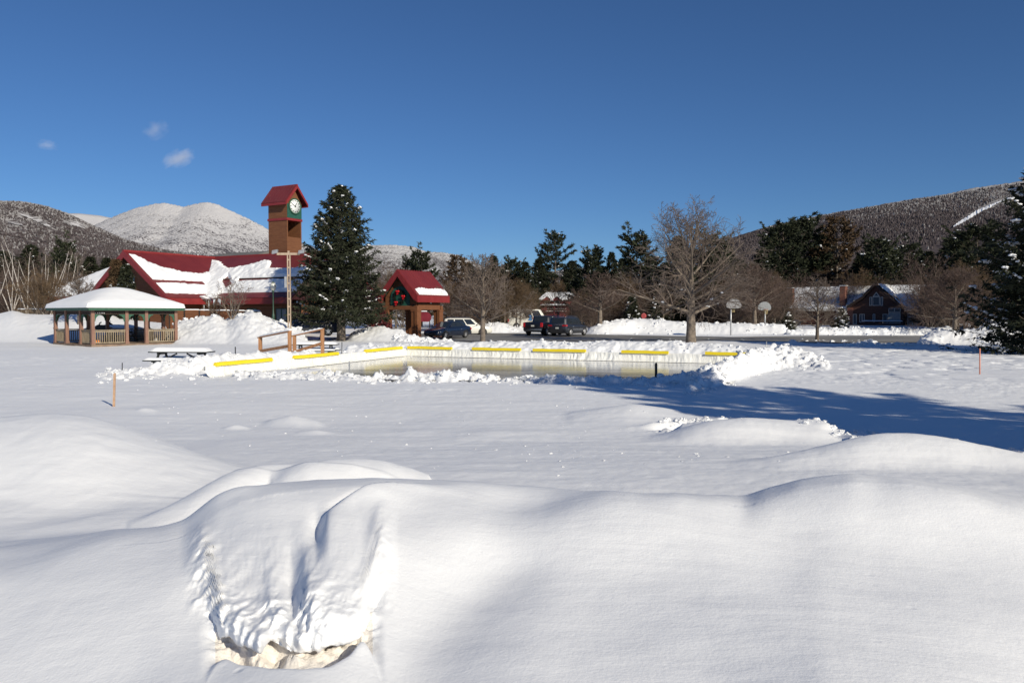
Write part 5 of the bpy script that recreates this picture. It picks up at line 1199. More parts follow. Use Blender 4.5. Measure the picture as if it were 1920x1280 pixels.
# ================================================================ VEHICLES
def vehicle(name, label, cat, paint, loc, fwd, kind, group=None, lod=False):
    t = thing(name, label, cat, loc, math.atan2(fwd[1], fwd[0]), group)
    K = {'sedan': dict(W=1.82, st=[(-2.35,.72,.84,.38),(-2.30,.95,.92,.28),(-2.05,1.03,.97,.22),(-1.5,1.01,1,.19),(-.6,.96,1,.18),(.4,.94,1,.18),(1.0,.93,1,.18),(1.55,.86,.99,.19),(2.0,.76,.94,.21),(2.25,.66,.87,.26),(2.36,.52,.78,.33)],
                       gb=(-1.85, 1.08), gt=(-1.00, .22), zr=1.44, ins=.24, wx=(-1.42, 1.42), wr=.32, pill=(-.95, -.02)),
         'suv': dict(W=1.92, st=[(-2.50,.95,.90,.40),(-2.46,1.12,.96,.32),(-2.2,1.12,.99,.26),(-1.2,1.10,1,.24),(0,1.08,1,.24),(1.0,1.08,1,.24),(1.7,1.04,.99,.25),(2.2,.97,.95,.28),(2.42,.84,.88,.34),(2.50,.62,.80,.42)],
                     gb=(-2.44, 1.25), gt=(-2.20, .45), zr=1.77, ins=.18, wx=(-1.50, 1.52), wr=.38, pill=(-1.25, -.05)),
         'pickup': dict(W=2.0, st=[(-2.88,1.02,.95,.50),(-2.85,1.30,.98,.42),(-2.5,1.30,1,.36),(-1.2,1.30,1,.34),(-.85,1.28,1,.32),(-.6,1.18,1,.30),(1.0,1.18,1,.30),(1.8,1.15,.99,.30),(2.5,1.08,.97,.32),(2.75,.95,.92,.38),(2.82,.70,.86,.46)],
                        gb=(-.95, 1.45), gt=(-.72, .72), zr=1.90, ins=.18, wx=(-1.78, 1.80), wr=.40, pill=(-.02,)),
         'van': dict(W=2.0, st=[(-2.75,1.0,.97,.40),(-2.72,1.3,.99,.34),(-1,1.3,1,.3),(1.2,1.3,1,.3),(2.0,1.2,.98,.3),(2.5,1.02,.94,.32),(2.72,.7,.86,.4)], gb=(-2.72, 2.0), gt=(-2.6, 1.25), zr=2.45, ins=.14, wx=(-1.7, 1.85), wr=.36, pill=(.45,))}[kind]
    W = K['W'] / 2
    secs = []
    for (x, zt, ws, zl) in K['st']:
        w_ = W * ws; zm = zl + (zt - zl) * .45
        half = [(w_ * .90, zl), (w_ * .985, zl + .07), (w_, zm), (w_ * .985, zt - .12), (w_ * .93, zt - .03), (w_ * .72, zt), (w_ * .35, zt + .02), (0, zt + .025)]
        ring = [(x, y, z) for y, z in half] + [(x, -y, z) for y, z in half[-2::-1]]
        secs.append(ring)
    n = len(secs[0]); V = [p for r in secs for p in r]; F = []
    for i in range(len(secs) - 1):
        for j in range(n): F.append((i*n+j, i*n+(j+1) % n, (i+1)*n+(j+1) % n, (i+1)*n+j))
    F += [tuple(range(n)), tuple(range((len(secs)-1)*n, len(secs)*n))[::-1]]
    b = MB(); b.add(V, F, True); body = b.build('body', paint, t)
    # cabin: painted shell with glass set on it
    def zat(x):
        s = K['st']
        for a, c in zip(s[:-1], s[1:]):
            if a[0] <= x <= c[0]: return a[1] + (c[1] - a[1]) * (x - a[0]) / (c[0] - a[0])
        return s[-1][1]
    (b0, b1), (t0, t1), zr, ins = K['gb'], K['gt'], K['zr'], K['ins']
    wb = W * .955; wt = W - ins
    def side(u, v, s):                      # u 0 rear..1 front, v 0 belt..1 roof
        xb = b0 + (b1 - b0) * u; xt = t0 + (t1 - t0) * u; zb = zat(xb) - .03
        y = wb + (wt - wb) * v; y *= (1 - .06 * (abs(u - .5) * 2) ** 3)
        return Vector((xb + (xt - xb) * v, s * y, zb + (zr - zb) * (v - .06 * v * v * 0) - .05 * (v > .99) * (abs(u-.5)*2)**4))
    nu, nv = 12, 5; V = []; F = []
    for s in (1, -1):
        base = len(V)
        for i in range(nu + 1):
            for j in range(nv + 1): V.append(side(i / nu, j / nv, s))
        for i in range(nu):
            for j in range(nv): a = base + i*(nv+1)+j; F.append((a, a+nv+1, a+nv+2, a+1))
    o2 = (nu + 1) * (nv + 1)
    for i in range(nu):
        a = i*(nv+1)+nv; F.append((a, a+nv+1, o2+a+nv+1, o2+a))
    for j in range(nv):
        F.append((j, j+1, o2+j+1, o2+j)); a = nu*(nv+1)+j; F.append((a, a+1, o2+a+1, o2+a))
    b = MB(); b.add(V, F, True); b.build('cabin', paint, t)
    def glass(name, corners, off):
        b = MB(); c = [Vector(p) for p in corners]; nn = (c[1]-c[0]).cross(c[3]-c[0]).normalized()
        if nn.dot(off) < 0: nn = -nn
        b.prism([p + nn * .004 for p in c], nn * .008); return b.build(name, M['glass'], t)
    cuts = [.07] + [ (p - b0) / (b1 - b0) for p in K['pill']] + [.93]
    for s in (1, -1):
        for a, c in zip(cuts[:-1], cuts[1:]):
            glass('side_window', [side(a + .015, .14, s), side(c - .015, .14, s), side(c - .015, .86, s), side(a + .015, .86, s)], Vector((0, s, 0)))
    ws_ = lambda u, v, e: (side(u, v, 1) * (1 - e) + side(u, v, -1) * e)
    glass('windshield', [ws_(1, .12, .08), ws_(1, .12, .92), ws_(1, .9, .92), ws_(1, .9, .08)], Vector((1, 0, .5)))
    glass('rear_window', [ws_(0, .18, .1), ws_(0, .18, .9), ws_(0, .88, .9), ws_(0, .88, .1)], Vector((-1, 0, .3)))
    # wheels
    r = K['wr']
    for x in K['wx']:
        for s in (1, -1):
            b = MB(); y = s * (W - .11)
            b.lathe([(r * .64, -.11), (r * .93, -.115), (r, -.07), (r, .07), (r * .93, .115), (r * .64, .11)], 26, (x, y, r), 'y'); wh = b.build('wheel', M['rubber'], t)
            b = MB(); yo = y + s * .095; b.lathe([(r * .66, -.02), (r * .66, .02), (r * .5, .012), (r * .12, .03), (r * .02, .03)][::1], 26, (x, yo, r), 'y')
            for k in range(5):
                a = 2*pi*k/5 + .3; b.bar((x, yo + s*.03, r), (x + r*.62*cos(a), yo + s*.025, r + r*.62*sin(a)), .05, .02, up=(0, 1, 0))
            b.build('rim', M['rim'], wh)
            b = MB(); pts = [(x + (r + .06) * cos(a), s * (W * .975), r + (r + .06) * sin(a)) for a in np.linspace(0, pi, 15)]; pts += [(x - r - .06, s * (W * .975), .26), (x + r + .06, s * (W * .975), .26)]; b.prism(pts, (0, s * .028, 0)); b.build('wheel_arch', M['plastic'], t)
    xf, xr = K['st'][-1][0], K['st'][0][0]
    wf, wr_ = W * K['st'][-2][2], W * K['st'][1][2]
    zf = K['st'][-2][1]; zrr = K['st'][1][1]
    b = MB(); b.box((xf - .16, -W * .62, K['st'][-1][3] - .02), (xf + .025, W * .62, K['st'][-1][3] + .14)); b.build('front_grille', M['plastic'], t)
    for s in (1, -1):
        b = MB(); b.prism([(xf - .06, s * W * .46, zf - .20), (xf - .38, s * W * .93, zf - .16), (xf - .42, s * W * .90, zf - .02), (xf - .13, s * W * .46, zf - .06)], (.05, s * .02, .03)); b.build('headlight', M['head_lamp'], t)
        if kind in ('pickup', 'van'): b = MB(); b.box((xr - .012, s * W * .78, zrr - .46), (xr + .16, s * W * .985, zrr - .06))
        elif kind == 'suv': b = MB(); b.box((xr - .012, s * W * .55, zrr - .20), (xr + .28, s * W * .982, zrr - .05))
        else: b = MB(); b.box((xr - .02, s * W * .5, zrr - .22), (xr + .22, s * W * .93, zrr - .08))
        b.build('tail_light', M['tail_red'], t, bevel=.015)
        b = MB(); xm = K['gb'][1] - .25; b.blob((xm, s * (W + .10), zat(xm) + .10), (.07, .11, .075), 1, 2, .05); b.build('mirror', paint, t)
        for (xa, lz) in (((cuts[1] * (b1 - b0) + b0) + .1, .18),):
            b = MB(); b.box((xa, s * W * .985, zat(xa) - .22), (xa + .2, s * (W + .025), zat(xa) - .19)); b.build('door_handle', M['chrome'], t)
    b = MB(); b.box((xr - .05, -W * .9, K['st'][0][3] - .02), (xr + .15, W * .9, K['st'][0][3] + .20)); b.build('rear_bumper', M['chrome'] if kind == 'pickup' and not lod else M['plastic'], t, bevel=.03)
    b = MB(); b.box((xr - .02, -.16, zrr - (.42 if kind != 'sedan' else .3)), (xr + .02, .16, zrr - (.28 if kind != 'sedan' else .18))); b.build('licence_plate', M['plate'], t)
    if kind == 'suv':
        for s in (1, -1): b = MB(); b.tube([(-2.0, s * wt * .86, zr + .02), (-1.9, s * wt * .86, zr + .07), (.2, s * wt * .86, zr + .07), (.3, s * wt * .86, zr + .02)], .022, 6); b.build('roof_rail', M['chrome'], t)
        b = MB(); b.box((xr - .02, -W * .6, zrr - .06), (xr + .02, W * .6, zrr - .03)); b.build('chrome_strip', M['chrome'], t)
    return t
vehicle('parked_car', 'dark blue sedan nosed into the snow bank beside the pavilion', 'car', M['paint_navy'], (-5.55, 68.6, .012), (-.545, -.839), 'sedan')
vehicle('parked_car', 'dark grey sport utility car with bright wheel rims, beside the pickup', 'car', M['paint_grey'], (5.4, 75.5, .012), (.5, .866), 'suv')
vehicle('parked_pickup', 'black pickup with tall red tail lights parked by the grey car', 'pickup truck', M['paint_black'], (3.15, 77.5, .012), (.42, .907), 'pickup')
vehicle('parked_car', 'white car half hidden behind the blue sedan', 'car', M['paint_white'], (-4.6, 80.5, gz(-4.6, 80.5) + .02), (.98, .18), 'suv', lod=True)
vehicle('parked_car', 'dark blue car in the shade of the spruce before the hall', 'car', M['paint_blue'], (-16.3, 63.4, .34), (-.93, -.36), 'suv', lod=True)
g = ground(1463, 104); vehicle('parked_car', 'black car under the bare trees beyond the two basketball hoops', 'car', M['paint_black'], (g.x, g.y, .02 + max(g.z, .1)), (.97, .25), 'suv', lod=True)
vt = vehicle('passenger_van', 'white van with a blue and red emblem parked behind the pickup', 'van', M['paint_white'], (2.2, 99, gz(2.2, 99) + .05), (.995, .05), 'van', lod=True)
b = MB(); b.prism([(-.30, -1.012, 1.05), (.18, -1.012, 1.05), (.18, -1.012, 1.5), (.05, -1.012, 1.72), (-.2, -1.012, 1.66), (-.1, -1.012, 1.4)], (0, -.012, 0)); b.build('emblem', M['logo_blue'], vt)
b = MB(); b.box((.3, -1.024, 1.28), (1.0, -1.012, 1.36)); b.box((.3, -1.024, 1.42), (.8, -1.012, 1.48)); b.build('emblem_stripe', M['logo_red'], vt)

# ================================================================ HOUSE ON THE RIGHT
def build_house():
    A = R(-40); t = thing('brown_house', 'brown house with brick chimneys and a snowy roof across the road', 'house', (XP(1645, 120), 120, .30), A)
    Z = lambda row, Y=120: ZP(row, Y) - .30
    zr, ze = Z(535), 2.65; a0, a1, D = -14.5, 8.0, 9.0
    b = MB(); b.box((a0 + .3, .0, -1), (a1 - .3, .25, ze)); b.box((a0 + .3, .25, -1), (a0 + .55, D, ze)); b.box((a1 - .55, .25, -1), (a1 - .3, D, ze)); b.box((a0 + .3, D - .25, -1), (a1 - .3, D, ze))
    for x in (a0 + .3, a1 - .55): b.prism([(x, .2, ze), (x, D - .2, ze), (x, D/2, zr - .25)], (.25, 0, 0))
    b.build('wall', M['house_brown'], t)
    for s, y in ((-1, -.5), (1, D + .5)):
        pts = [(a0, y, ze - .2), (a1, y, ze - .2), (a1, D/2, zr), (a0, D/2, zr)]
        b = MB(); b.slab(pts if s < 0 else pts[::-1], .12); b.build('roof', M['dark_trim'], t)
    roof_snow('roof_snow', t, (a0, -.5, ze - .2), (a1, -.5, ze - .2), (a1, D/2, zr), (a0, D/2, zr), lambda u, s: np.minimum(np.minimum(s + .01, 1.01 - s), np.minimum(u, 1 - u) + .005), .22, 160, 40, .12, 4)
    b = MB(); b.box((a0, -.56, ze - .42), (a1, -.5, ze - .14)); b.build('eave_board', M['white_trim'], t)
    # cross gable
    zp = Z(533); P5 = [(-4.1, 2.75), (-1.8, 4.25), (0, zp), (3.95, 2.45)]
    b = MB(); b.prism([(-4.0, -.9, -1), (3.8, -.9, -1), (3.8, -.9, 2.45), (0, -.9, zp - .15), (-1.75, -.9, 4.1), (-4.0, -.9, 2.65)], (0, .25, 0)); b.box((-4.0, -.65, -1), (-3.75, 0, 2.5)); b.box((3.55, -.65, -1), (3.8, 0, 2.4)); b.build('gable_wall', M['house_brown'], t)
    b = MB(); b.box((-4.14, -.96, -1), (-3.30, -.90, 2.72)); b.box((-4.06, -.9, -1), (-4.0, 0, 2.6)); b.build('brick_facing', M['brick'], t)
    for (u0, z0), (u1, z1) in zip(P5[:-1], P5[1:]):
        b = MB(); b.prism([(u0, -1.5, z0), (u1, -1.5, z1), (u1, -1.5, z1 + .12), (u0, -1.5, z0 + .12)], (0, 1.5 + D/2 * (1 if u1 > 0 or u0 == -1.8 else .6), 0)); b.build('gable_roof', M['dark_trim'], t)
        b = MB(); b.prism([(u0, -1.56, z0 - .22), (u1, -1.56, z1 - .22), (u1, -1.56, z1 + .14), (u0, -1.56, z0 + .14)], (0, .06, 0)); b.build('rake_board', M['dark_trim'], t)
    yb = D / 2
    roof_snow('roof_snow', t, (3.95, -1.5, 2.45), (3.95, .3, 2.45), (0, yb, zp), (0, -1.5, zp), lambda u, s: np.minimum(s + .01, 1.01 - s) , .20, 40, 40, .12, 8)
    roof_snow('roof_snow', t, (-4.1, .3, 2.75), (-4.1, -1.5, 2.75), (-1.8, -1.5, 4.25), (-1.8, 1.4, 4.25), lambda u, s: np.minimum(s + .01, 1.01 - s), .18, 30, 30, .12, 9)
    roof_snow('roof_snow', t, (-1.8, 1.4, 4.25), (-1.8, -1.5, 4.25), (0, -1.5, zp), (0, yb, zp), lambda u, s: np.minimum(s + .01, 1.01 - s), .18, 30, 30, .12, 10)
    b = MB(); b.prism([(2.05, -.3, 4.52), (3.0, -.3, 3.62), (3.0, .6, 3.62), (2.05, .6, 4.52)], (.12, 0, .14)); b.build('skylight', M['glass'], t)
    # chimneys with pale caps
    for (x, y, w_, zt, z0) in ((-5.1, .2, .85, Z(536, 123), 1.5), (-13.4, .4, .8, Z(541, 131), 1.5), (6.4, .3, 1.2, Z(537, 116), 1.5)):
        b = MB(); b.box((x - w_/2, y - .5, z0), (x + w_/2, y + .5, zt)); c = b.build('chimney', M['brick'], t)
        b = MB(); b.box((x - w_/2 - .08, y - .58, zt), (x + w_/2 + .08, y + .58, zt + .10)); b.build('chimney_cap', M['roof_snow'], c)
    def win(x0, x1, z0, z1, y=-.9, pane='window_pane', mull=1):
        f = MB(); w_ = .07
        f.box((x0, y - .06, z0), (x1, y, z0 + w_)); f.box((x0, y - .06, z1 - w_), (x1, y, z1)); f.box((x0, y - .06, z0 + w_), (x0 + w_, y, z1 - w_)); f.box((x1 - w_, y - .06, z0 + w_), (x1, y, z1 - w_))
        for i in range(mull): x = x0 + (x1 - x0) * (i + 1) / (mull + 1); f.box((x - .04, y - .06, z0 + w_), (x + .04, y, z1 - w_))
        wi = f.build('window', M['white_trim'], t); p = MB(); p.box((x0 + w_, y - .025, z0 + w_), (x1 - w_, y - .005, z1 - w_)); p.build('pane', M[pane], wi)
    for i, (x0, x1) in enumerate(((-.95, -.62), (-.5, .5), (.62, .95))): win(x0, x1, 3.0, 4.35 if i == 1 else 4.3, mull=0)
    f = MB(); f.prism([(-.5, -.96, 4.37), (.5, -.96, 4.37), (0, -.96, 5.05)], (0, .06, 0)); wi = f.build('window', M['white_trim'], t); p = MB(); p.prism([(-.32, -.975, 4.45), (.32, -.975, 4.45), (0, -.975, 4.88)], (0, .014, 0)); p.build('pane', M['window_pane'], wi)
    win(1.75, 3.4, 2.05, 2.62, mull=1); win(1.75, 3.4, .35, 1.95, pane='curtain_pane', mull=0); win(.95, 1.62, .35, 1.75, mull=0)
    win(-.45, -.1, .5, 1.75, mull=0); win(-2.35, -1.6, .5, 1.75, mull=1); win(-3.3, -2.75, .2, 1.75, mull=0); win(4.15, 5.5, .1, 1.85, y=0, mull=1); win(5.9, 7.1, .5, 1.7, y=0, mull=1)
    # deck with a snow-laden rail
    b = MB(); b.box((-1.4, -3.2, -.2), (4.3, -1.0, 0)); b.build('deck', M['house_brown'], t)
    b = MB(); b.box((-1.4, -3.25, .62), (4.3, -3.12, .70)); b.box((-1.4, -3.22, .1), (4.3, -3.16, .18))
    for i in range(40): x = -1.38 + i * 5.66 / 39; b.box((x - .03, -3.22, .18), (x + .03, -3.17, .62))
    r = b.build('deck_railing', M['house_brown'], t); b = MB(); snow_strip(b, -1.42, 4.32, -3.32, -3.06, .70, .16, 3, 30, 5); b.build('rail_snow', M['roof_snow'], r)
build_house()

def build_red_house():
    Y = 150; x0 = XP(1035, Y); t = thing('red_house', 'red two storey house with twin gables among the trees beyond the cars', 'house', (x0, Y, 0), R(-8))
    z = lambda row: ZP(row, Y); k = Y / F_PX
    b = MB(); b.box((-2.2, 0, -1), (4.5, 6, z(562))); b.build('wall', M['barn_red'], t)
    b = MB(); b.slab([(-2.7, -.4, z(563)), (4.8, -.4, z(563)), (4.8, 3, z(549)), (-1.2, 3, z(549))], .12); b.build('roof', M['dark_trim'], t)
    roof_snow('roof_snow', t, (-2.7, -.4, z(563)), (4.8, -.4, z(563)), (4.8, 3, z(549)), (-1.2, 3, z(549)), lambda u, s: np.minimum(s + .01, 1.01 - s), .2, 60, 30, .12, 3)
    for px in (-.9, .95):
        b = MB(); b.prism([(px - 1.0, -.55, z(563.5)), (px + 1.0, -.55, z(563.5)), (px, -.55, z(555.5))], (0, 2.2, 0)); b.build('gable', M['barn_red'], t)
        for s in (-1, 1): b = MB(); b.slab([(px, -.75, z(555.3)), (px + s * 1.12, -.75, z(564)), (px + s * 1.12, 1.6, z(564)), (px, 1.6, z(555.3))][::s], .14); b.build('gable_roof', M['roof_snow'], t)
        b = MB(); b.box((px - .45, -.05, z(568.5)), (px + .45, -.01, z(564.2))); f = b.build('window', M['white_trim'], t); b = MB(); b.box((px - .38, -.07, z(568.2)), (px + .38, -.05, z(564.6))); b.build('pane', M['window_pane'], f)
    b = MB(); b.slab([(-2.0, -2.2, z(574)), (3.2, -2.2, z(574)), (3.2, 0, z(570)), (-2.0, 0, z(570))], .1); b.build('porch_roof', M['dark_trim'], t)
    b = MB(); snow_strip(b, -2.0, 3.2, -2.3, -.3, z(572.3), .26, 2, 20, 6); b.build('porch_snow', M['roof_snow'], t)
    b = MB(); b.box((-1.0, -2.0, z(583.5)), (3.2, -1.9, z(582.6))); b.box((-1.0, -2.0, z(579)), (3.2, -1.95, z(578.5))); b.build('balcony_rail', M['white_trim'], t)
    b = MB(); b.prism([(-1.9, -2.1, z(577)), (-.8, -2.1, z(573.5)), (-.8, -2.1, z(583)), (-1.9, -2.1, z(580))], (0, .1, 0)); b.build('stair_side', M['barn_red'], t)
    for x in (-1.9, .6, 3.1): b = MB(); b.box((x - .1, -2.15, -1), (x + .1, -1.95, z(574.5))); b.build('porch_post', M['barn_red'], t)
build_red_house()
# ================================================================ TREES
def tubes_mesh(name, lines, material, sides):
    """lines: list of (pts (n,3), radii (n,)); grouped by point count into one mesh"""
    by = {}
    for p, r in lines: by.setdefault(len(p), []).append((p, r))
    VV = []; QQ = []; base = 0
    for n, L in by.items():
        Pn = np.array([l[0] for l in L]); Rn = np.array([l[1] for l in L]); B = len(L)
        T = np.gradient(Pn, axis=1); T /= np.linalg.norm(T, axis=2, keepdims=True) + 1e-9
        ref = np.where(np.abs(T[:, :1, 2:3]) > .9, np.array([1., 0, 0]), np.array([0, 0, 1.]))
        a = np.cross(T, np.broadcast_to(ref, T.shape)); a /= np.linalg.norm(a, axis=2, keepdims=True) + 1e-9
        b = np.cross(T, a); th = np.arange(sides) * 2 * pi / sides
        ring = Pn[:, :, None] + Rn[:, :, None, None] * (a[:, :, None] * np.cos(th)[None, None, :, None] + b[:, :, None] * np.sin(th)[None, None, :, None])
        VV.append(ring.reshape(-1, 3))
        i = (np.arange(B)[:, None, None] * n + np.arange(n - 1)[None, :, None]) * sides; k = np.arange(sides)[None, None]; k2 = (k + 1) % sides
        QQ.append((np.stack(np.broadcast_arrays(i + k, i + k2, i + sides + k2, i + sides + k), -1).reshape(-1, 4)) + base); base += B * n * sides
    return fast_mesh(name, np.concatenate(VV), quads=np.concatenate(QQ), mats=[material])

def grow(rnd, out, p, d, L, r0, lvl, maxl, cfg, npt=5):
    pts = [p.copy()]; rad = [r0]; d = d.copy(); seg = L / (npt - 1)
    for i in range(1, npt):
        w_ = cfg['wob'] * (.6 + .5 * lvl)
        d = d + Vector((rnd.gauss(0, w_), rnd.gauss(0, w_), rnd.gauss(0, w_ * .7) + cfg['up'][min(lvl, len(cfg['up']) - 1)]))
        d.normalize(); p = p + d * seg; pts.append(p.copy()); rad.append(max(cfg['rmin'], r0 * (1 - .82 * i / (npt - 1))))
    out.append((lvl, [tuple(q) for q in pts], rad))
    if lvl >= maxl: return
    n = cfg['n'][lvl]; n = max(2, int(n * rnd.uniform(.8, 1.2)))
    for i in range(n):
        s = cfg['s0'][min(lvl, len(cfg['s0']) - 1)] + (1 - cfg['s0'][min(lvl, len(cfg['s0']) - 1)]) * (i + rnd.random()) / n
        k = min(int(s * (npt - 1)), npt - 2); f = s * (npt - 1) - k
        q = pts[k].lerp(pts[k+1], f); dd = (pts[k+1] - pts[k]).normalized()
        ax = dd.cross(Vector((rnd.gauss(0, 1), rnd.gauss(0, 1), rnd.gauss(0, 1)))).normalized()
        a = R(rnd.uniform(*cfg['ang'][min(lvl, len(cfg['ang']) - 1)])); nd = (Matrix.Rotation(a, 3, ax) @ dd)
        ln = L * cfg['len'][lvl] * (1.05 - .6 * s) * rnd.uniform(.7, 1.25); rr = max(cfg['rmin'], (rad[k] * (1-f) + rad[k+1] * f) * cfg['rr'][min(lvl, len(cfg['rr']) - 1)])
        grow(rnd, out, q, nd, ln, rr, lvl + 1, maxl, cfg, 4 if lvl + 1 >= 2 else 5)
def bare_parts(seed, H, style, mats, trunk_r, rmin=.0095):
    rnd = random.Random(seed); out = []
    base = dict(wob=.07, rmin=rmin, up=[0, .05, .03, .02, .01], s0=[.3, .18, .12, .1], ang=[(30, 55), (28, 55), (28, 60), (30, 60)], rr=[.55, .55, .55, .6])
    if style == 'maple':      # clear bole, limbs fanning into a broad round crown
        cfg = dict(base, n=[0, 9, 6, 5], len=[.5, .72, .62, .58], s0=[.3, .12, .1, .1], up=[0, .035, .03, .02, .01]); th = H * .20; lean = Vector((.02, 0, 1))
        trunk = [Vector((0, 0, -.4)), Vector((.02, 0, th * .5)), Vector((.03, .02, th)), Vector((.06, .03, th * 1.7)), Vector((.04, .05, H * .55)), Vector((.1, .05, H * .80))]
        tr = [trunk_r * 1.25, trunk_r, trunk_r * .92, trunk_r * .7, trunk_r * .4, trunk_r * .12]
        out.append((0, [tuple(p) for p in trunk], tr)); nl = 22
        for i in range(nl):
            s = i / (nl - 1); z = th * 1.0 + (H * .66 - th) * s ** 1.1; az = i * 2.4 + rnd.uniform(-.4, .4); el = R(14 + 60 * s + rnd.uniform(-9, 9))
            c, rr_ = H * .56, H * .43; reach = H * (.50 - .20 * s) * rnd.uniform(.75, 1.1); x = .05 * s
            d = Vector((cos(az) * cos(el), sin(az) * cos(el), sin(el))); grow(rnd, out, Vector((x, .03, z)), d, reach, trunk_r * (.48 - .24 * s), 1, 4, cfg, 6)
    elif style == 'upright':  # smaller lot tree, ascending limbs
        cfg = dict(base, n=[0, 9, 6, 4], len=[.5, .62, .58, .56], s0=[.3, .12, .1, .1], up=[0, .06, .04, .03, .02]); th = H * .20
        trunk = [Vector((0, 0, -.4)), Vector((.01, 0, th)), Vector((.05, .02, H * .5)), Vector((.02, .06, H * .88))]; out.append((0, [tuple(p) for p in trunk], [trunk_r * 1.15, trunk_r * .9, trunk_r * .5, trunk_r * .1])); nl = 20
        for i in range(nl):
            s = i / (nl - 1); z = th + (H * .74 - th) * s ** 1.15; az = i * 2.4 + rnd.uniform(-.4, .4); el = R(20 + 48 * s + rnd.uniform(-8, 8)); reach = H * (.48 - .26 * s) * rnd.uniform(.7, 1.1)
            grow(rnd, out, Vector((.03, .03, z)), Vector((cos(az)*cos(el), sin(az)*cos(el), sin(el))), reach, trunk_r * (.40 - .2 * s), 1, 4, cfg)
    elif style == 'bushy':    # many stems from low down, dense rusty twigs
        cfg = dict(base, n=[0, 9, 6, 5], len=[.5, .55, .55, .55], up=[0, .05, .04, .03, .02], s0=[.3, .15, .1, .1]); nl = 18
        for i in range(nl):
            az = i * 2.4 + rnd.uniform(-.5, .5); el = R(rnd.uniform(38, 84)); p = Vector((rnd.gauss(0, .18), rnd.gauss(0, .18), -.2)); reach = H * rnd.uniform(.72, .98) * (.78 + .22 * sin(el))
            grow(rnd, out, p, Vector((cos(az)*cos(el), sin(az)*cos(el), sin(el))), reach, trunk_r * rnd.uniform(.4, .8), 1, 4, cfg)
    elif style == 'sparse':   # airy bush, few forked stems
        cfg = dict(base, n=[0, 6, 5, 4], len=[.5, .6, .6, .55], up=[0, .06, .04, .03, .02], s0=[.3, .2, .15, .1]); nl = 7
        for i in range(nl):
            az = i * 2.4 + rnd.uniform(-.5, .5); el = R(rnd.uniform(45, 82)); p = Vector((rnd.gauss(0, .12), rnd.gauss(0, .12), -.2))
            grow(rnd, out, p, Vector((cos(az)*cos(el), sin(az)*cos(el), sin(el))), H * rnd.uniform(.7, .95), trunk_r * rnd.uniform(.5, .9), 1, 4, cfg)
    elif style == 'birch':    # clump of slender leaning white stems
        cfg = dict(base, n=[0, 7, 5, 0], len=[.5, .26, .4, .4], up=[0, .035, .05, .03], s0=[.3, .35, .15], rr=[.5, .35, .5]); nl = 5
        for i in range(nl):
            az = i * 1.3 + rnd.uniform(-.5, .5); el = R(rnd.uniform(66, 84)); grow(rnd, out, Vector((rnd.gauss(0, .3), rnd.gauss(0, .3), -.2)), Vector((cos(az)*cos(el), sin(az)*cos(el), sin(el))), H * rnd.uniform(.75, 1.05), trunk_r, 1, 3, cfg, 7)
    elif style == 'thicket':  # tall bare woodland tree
        cfg = dict(base, n=[0, 7, 5, 4], len=[.5, .45, .45, .5]); trunk = [Vector((0, 0, -.4)), Vector((.1, 0, H * .4)), Vector((.0, .1, H * .95))]; out.append((0, [tuple(p) for p in trunk], [trunk_r, trunk_r * .7, trunk_r * .1])); nl = 22
        for i in range(nl):
            s = i / (nl - 1); z = H * (.18 + .68 * s); az = i * 2.4; el = R(25 + 40 * s + rnd.uniform(-10, 10)); grow(rnd, out, Vector((.05, .02, z)), Vector((cos(az)*cos(el), sin(az)*cos(el), sin(el))), H * (.36 - .18 * s) * rnd.uniform(.7, 1.2), trunk_r * (.4 - .2 * s), 1, 4, cfg)
    lv = lambda a, b_: [(np.array(p), np.array(r)) for l, p, r in out if a <= l <= b_]
    return lv(0, 1), lv(2, 9)
def bare_tree(name, label, cat, loc, rz, seed, H, style, mats, trunk_r, group=None, snow=0, scale=None, rmin=.0095):
    t = thing(name, label, cat, loc, rz, group)
    if scale: t.scale = scale
    A, B = bare_parts(seed, H, style, mats, trunk_r, rmin)
    obj_from('trunk', tubes_mesh('trunk', A, M[mats[0]], 7), t); obj_from('crown', tubes_mesh('crown', B, M[mats[1]], 3), t)
    if snow:
        rg = np.random.default_rng(seed); C = []; 
        for p, r in A[1:]:
            for k in range(len(p) - 1):
                if rg.random() < .3: C.append(p[k] + np.array([0, 0, r[k] * .8]))
        C = np.array(C)[:snow]
        obj_from('snow_clumps', blobs_mesh('snow_clumps', C, np.stack([.10 + .10 * rg.random(len(C)), .10 + .08 * rg.random(len(C)), .05 + .05 * rg.random(len(C))], 1), rg.random(len(C)) * 6, M['tree_snow'], 1, .4, seed), t)
    return t

